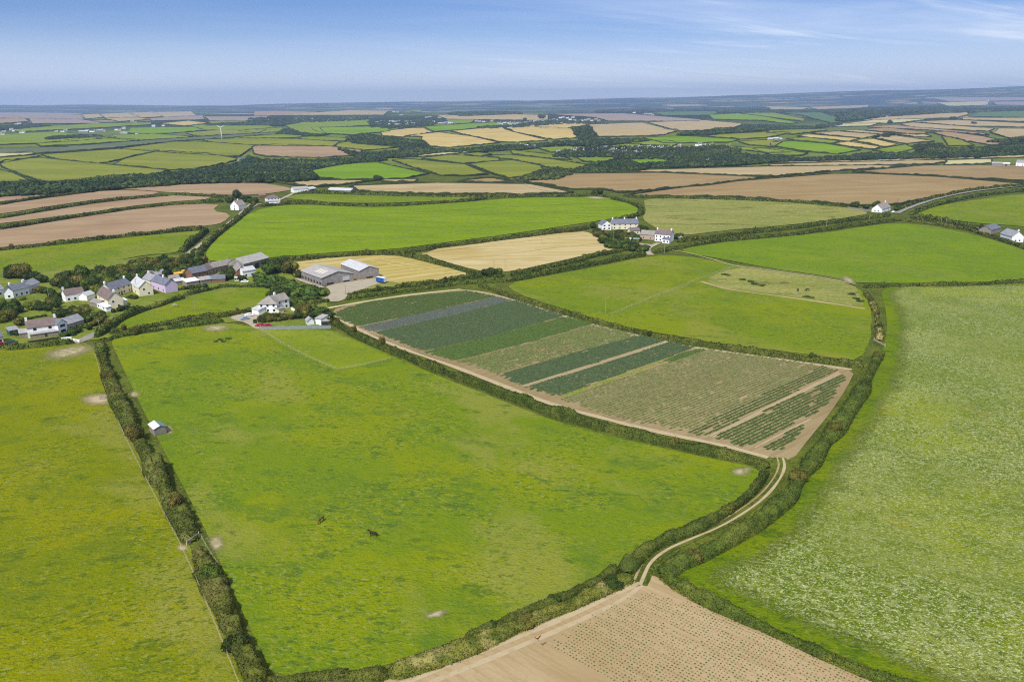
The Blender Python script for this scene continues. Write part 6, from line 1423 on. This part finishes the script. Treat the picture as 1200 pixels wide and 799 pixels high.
fence([(305, 387), (325, 400), (342, 409), (362, 420), (395, 434)], 'wooden rail fence on the left side of the mown paddock', 2.5, wr=.03, rail=True, nw=2)
fence([(395, 434), (425, 429), (458, 421)], 'thin wire fence along the lower side of the mown paddock', 3, wr=.03)
fence([(236, 630), (242, 642), (255, 662)], 'short wire fence beside the gap in the long hedge', 3, wr=.014)
fence([(862, 312.5), (840, 320), (800, 335), (760, 351), (716, 369)], 'faint wire fence crossing the green pasture towards the bare pole', 5, wr=.03)
fence([(1002, 333), (960, 325), (900, 317), (862, 312.5)], 'fence along the top of the olive horse paddock', 5, wr=.04)
fence([(303, 373), (301, 378), (306, 385)], 'pale fence beside the parking drive', 2, wr=.05, rail=True, nw=2)
# field gates
def gate(px, py, yaw, label, w=3.6):
    p = h1(px, py); o = empty('field_gate', p, R(yaw))
    for x in (-w / 2, w / 2):
        q = MB(); q.box(x - .09, x + .09, -.09, .09, -.05, 1.5); q.build('gate_post', M['post'], o)
    q = MB()
    for k in range(5): q.box(-w / 2 + .1, w / 2 - .1, -.03, .03, .25 + k * .22, .32 + k * .22)
    q.box(-w / 2 + .1, -w / 2 + .18, -.032, .032, .24, 1.22); q.box(w / 2 - .18, w / 2 - .1, -.032, .032, .24, 1.22); q.build('gate_bars', M['post'], o)
    tag(o, label, 'gate')
gate(226.5, 634, 70, 'metal gate in the gap of the long straight hedge', 4.2)
gate(1030.5, 403, 95, 'pale metal gate in the hedge at the corner of the flowering meadow', 9)
gate(88, 400.5, 30, 'metal gate at the end of the grey lane', 4)
# cattle feeder in worn ring
p = h1(121, 467); o = empty('ring_feeder', p, 0); q = MB()
for zz in (.25, .7, 1.1):
    for i in range(20):
        a0 = i * math.pi / 10; a1 = a0 + math.pi / 10; q.tube((1.1 * math.cos(a0), 1.1 * math.sin(a0), zz), (1.1 * math.cos(a1), 1.1 * math.sin(a1), zz), .035, .035, 5)
q.build('ring_rails', M['clad'], o); q = MB()
for i in range(10):
    a0 = i * math.pi / 5; q.tube((1.1 * math.cos(a0), 1.1 * math.sin(a0), 0), (1.1 * math.cos(a0), 1.1 * math.sin(a0), 1.12), .03, .03, 5)
q.build('uprights', M['clad'], o); tag(o, 'round metal feeder on the pale worn ring of earth', 'feeder')

def turbine(px, py, hub, bl, label, roll=20):
    p = h1(px, py); o = empty('wind_turbine', p, R(-8))
    q = MB(); q.tube((0, 0, -1), (0, 0, hub), hub * .036, hub * .02, 14); q.build('tower', M['turb'], o, smooth=True)
    q = MB(); q.box(-hub * .03, hub * .03, -hub * .05, hub * .05, hub - hub * .01, hub + hub * .045); q.build('nacelle', M['turb'], o)
    q = MB(); q.tube((0, -hub * .05, hub + hub * .015), (0, -hub * .085, hub + hub * .015), hub * .022, hub * .008, 10); hb = q.build('hub', M['turb'], o)
    for k in range(3):
        a = R(roll + 120 * k); c, s_ = math.sin(a), math.cos(a); n_ = (s_, -c); z0 = hub + hub * .015; y = -hub * .065; ch = bl * .05
        q = MB(); P = []
        for t_, cw in ((.02, .5), (.2, 1.0), (.6, .62), (1.0, .15)):
            for yy in (-.12, .12):
                for d_ in (-1, 1): P.append((c * bl * t_ + n_[0] * ch * cw * d_, y + yy * ch * 2 * cw, z0 + s_ * bl * t_ + n_[1] * ch * cw * d_))
        Fc = []
        for i in range(3):
            b0 = i * 4; b1 = b0 + 4; Fc += [(b0, b1, b1 + 1, b0 + 1), (b0 + 2, b0 + 3, b1 + 3, b1 + 2), (b0, b0 + 2, b1 + 2, b1), (b0 + 1, b1 + 1, b1 + 3, b0 + 3)]
        Fc += [(0, 1, 3, 2), (12, 14, 15, 13)]; q.poly(P, Fc); q.build('blade', M['turb'], hb)
    tag(o, label, 'wind turbine')
turbine(260.3, 165, 36, 14, 'tall white wind turbine standing in the far left fields', roll=62)
turbine(1157, 125, 62, 26, 'tiny distant wind turbine near the right edge', roll=10)

# ================================================================== WORLD, SUN, HAZE, CAMERA
SUN_EL = R(50); SUN_AZ = R(-156)      # azimuth measured from +Y (view direction) clockwise
sd = Vector((math.sin(SUN_AZ) * math.cos(SUN_EL), math.cos(SUN_AZ) * math.cos(SUN_EL), math.sin(SUN_EL)))
sl = bpy.data.lights.new('sun', 'SUN'); sl.energy = 3.2; sl.angle = R(4); sl.color = (1, .965, .90)
so = bpy.data.objects.new('sun', sl); COL.objects.link(so); so.rotation_euler = (-sd).to_track_quat('-Z', 'Y').to_euler(); so.location = (0, 0, 500)
w = bpy.data.worlds.new('World'); sc.world = w; w.use_nodes = True; nt = w.node_tree; bg = nt.nodes['Background']
sky = nt.nodes.new('ShaderNodeTexSky'); sky.sky_type = 'NISHITA'; sky.sun_disc = False; sky.sun_elevation = SUN_EL; sky.sun_rotation = SUN_AZ
sky.altitude = 0; sky.air_density = .75; sky.dust_density = .3; sky.ozone_density = 10.0
tc = nt.nodes.new('ShaderNodeTexCoord'); sep = nt.nodes.new('ShaderNodeSeparateXYZ'); nt.links.new(tc.outputs['Generated'], sep.inputs[0])
def wm(op, a, b=None, c=None):
    m = nt.nodes.new('ShaderNodeMath'); m.operation = op
    for i, v in enumerate((a, b, c)):
        if v is None: continue
        if isinstance(v, (int, float)): m.inputs[i].default_value = v
        else: nt.links.new(v, m.inputs[i])
    return m.outputs[0]
zc = wm('ADD', wm('MAXIMUM', sep.outputs['Z'], 0.0), .06)
cmb = nt.nodes.new('ShaderNodeCombineXYZ'); nt.links.new(wm('DIVIDE', sep.outputs['X'], zc), cmb.inputs[0]); nt.links.new(wm('DIVIDE', sep.outputs['Y'], zc), cmb.inputs[1])
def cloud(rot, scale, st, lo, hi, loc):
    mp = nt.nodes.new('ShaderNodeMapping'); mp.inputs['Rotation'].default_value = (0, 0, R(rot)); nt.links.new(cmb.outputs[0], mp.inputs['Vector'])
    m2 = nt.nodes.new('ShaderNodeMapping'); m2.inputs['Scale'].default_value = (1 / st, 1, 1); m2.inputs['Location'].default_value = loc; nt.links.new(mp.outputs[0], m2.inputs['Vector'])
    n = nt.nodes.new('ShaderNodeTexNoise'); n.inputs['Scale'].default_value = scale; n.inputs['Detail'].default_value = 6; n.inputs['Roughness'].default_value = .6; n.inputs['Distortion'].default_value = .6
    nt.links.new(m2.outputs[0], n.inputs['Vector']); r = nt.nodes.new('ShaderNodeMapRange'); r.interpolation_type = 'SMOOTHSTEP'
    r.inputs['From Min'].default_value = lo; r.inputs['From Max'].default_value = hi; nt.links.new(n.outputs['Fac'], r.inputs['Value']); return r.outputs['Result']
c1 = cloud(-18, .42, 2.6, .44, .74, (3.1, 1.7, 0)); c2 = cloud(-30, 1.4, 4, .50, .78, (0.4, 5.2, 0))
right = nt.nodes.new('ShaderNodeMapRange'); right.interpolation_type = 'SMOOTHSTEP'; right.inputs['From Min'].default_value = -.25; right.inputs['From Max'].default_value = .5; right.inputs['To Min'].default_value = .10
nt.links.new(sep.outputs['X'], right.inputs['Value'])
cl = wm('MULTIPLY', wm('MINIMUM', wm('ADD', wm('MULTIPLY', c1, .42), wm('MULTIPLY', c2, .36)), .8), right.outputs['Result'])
hi = nt.nodes.new('ShaderNodeMapRange'); hi.interpolation_type = 'SMOOTHSTEP'; hi.inputs['From Min'].default_value = .36; hi.inputs['From Max'].default_value = .8; hi.inputs['To Max'].default_value = .75
nt.links.new(sep.outputs['Z'], hi.inputs['Value'])
fill_veil = wm('MULTIPLY', hi.outputs['Result'], wm('ADD', .6, wm('MULTIPLY', c1, .4)))  # unseen white cloud cover added high overhead to give soft fill light
lo = nt.nodes.new('ShaderNodeMapRange'); lo.interpolation_type = 'SMOOTHSTEP'; lo.inputs['From Min'].default_value = .11; lo.inputs['From Max'].default_value = 0; lo.inputs['To Max'].default_value = .62
nt.links.new(sep.outputs['Z'], lo.inputs['Value'])
cl = wm('MINIMUM', wm('ADD', wm('ADD', cl, fill_veil), lo.outputs['Result']), .9)
tint = nt.nodes.new('ShaderNodeMix'); tint.data_type = 'RGBA'; tint.blend_type = 'MULTIPLY'; tint.inputs[0].default_value = 1; tint.inputs[7].default_value = (.91, .95, 1.10, 1)
nt.links.new(sky.outputs[0], tint.inputs[6])
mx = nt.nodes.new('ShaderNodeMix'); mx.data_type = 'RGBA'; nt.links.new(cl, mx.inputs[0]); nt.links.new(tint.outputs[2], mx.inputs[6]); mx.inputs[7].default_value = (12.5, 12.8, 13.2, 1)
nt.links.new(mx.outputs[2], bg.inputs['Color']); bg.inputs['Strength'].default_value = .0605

# haze: one closed box round everything
hz = MB(); hz.box(-23850, 23850, -23850, 23850, -60, 480)
hm = bpy.data.materials.new('haze'); hm.use_nodes = True; n = hm.node_tree.nodes; n.remove(n['Principled BSDF'])
pv = n.new('ShaderNodeVolumePrincipled'); pv.inputs['Color'].default_value = (.44, .60, .97, 1); pv.inputs['Density'].default_value = 6.8e-5; pv.inputs['Anisotropy'].default_value = .2
hm.node_tree.links.new(pv.outputs[0], n['Material Output'].inputs['Volume'])
ho = hz.build('haze', hm); tag(ho, 'pale blue summer haze filling the air over the whole landscape', 'haze', kind='stuff')

cam = bpy.data.cameras.new('camera'); co = bpy.data.objects.new('camera', cam); COL.objects.link(co); sc.camera = co
cam.sensor_width = 36; cam.lens = F / 1200 * 36; cam.clip_start = 1; cam.clip_end = 80000
Mr = Matrix((CR, CU, -FW)).transposed().to_4x4(); Mr.translation = (0, 0, CAM_H); co.matrix_world = Mr
sc.view_settings.view_transform = 'Standard'; sc.view_settings.look = 'None'; sc.view_settings.exposure = 0.69; sc.view_settings.gamma = 1
sc.cycles.volume_bounces = 1; sc.cycles.max_bounces = 5; sc.cycles.diffuse_bounces = 2; sc.cycles.glossy_bounces = 2; sc.cycles.transparent_max_bounces = 4
sc.cycles.use_denoising = False; sc.cycles.denoising_prefilter = 'ACCURATE'; sc.cycles.pixel_filter_type = 'BLACKMAN_HARRIS'; sc.cycles.filter_width = 1.15; sc.cycles.use_adaptive_sampling = True; sc.cycles.adaptive_threshold = .01

# ================================================================== unique labels: ordinals from the left
def ordinal(n):
    ones = ['', 'first', 'second', 'third', 'fourth', 'fifth', 'sixth', 'seventh', 'eighth', 'ninth', 'tenth', 'eleventh', 'twelfth', 'thirteenth', 'fourteenth', 'fifteenth', 'sixteenth', 'seventeenth', 'eighteenth', 'nineteenth']
    tens = {2: ('twenty', 'twentieth'), 3: ('thirty', 'thirtieth'), 4: ('forty', 'fortieth'), 5: ('fifty', 'fiftieth')}
    if n < 20: return ones[n]
    t, u = divmod(n, 10)
    if t not in tens: return f'{n}th'
    return tens[t][1] if u == 0 else tens[t][0] + '-' + ones[u]
by = {}
for o, at, share in TAGGED:
    if not share: by.setdefault(o['label'], []).append((o, at))
for l, lst in by.items():
    if len(lst) < 2: continue
    lst.sort(key=lambda t: project(tuple(t[0].location) if tuple(t[0].location) != (0, 0, 0) else t[1])[0])
    for i, (o, _) in enumerate(lst): o['label'] = f'{l}, {ordinal(i + 1)} from left'
print('objects', len(bpy.data.objects))
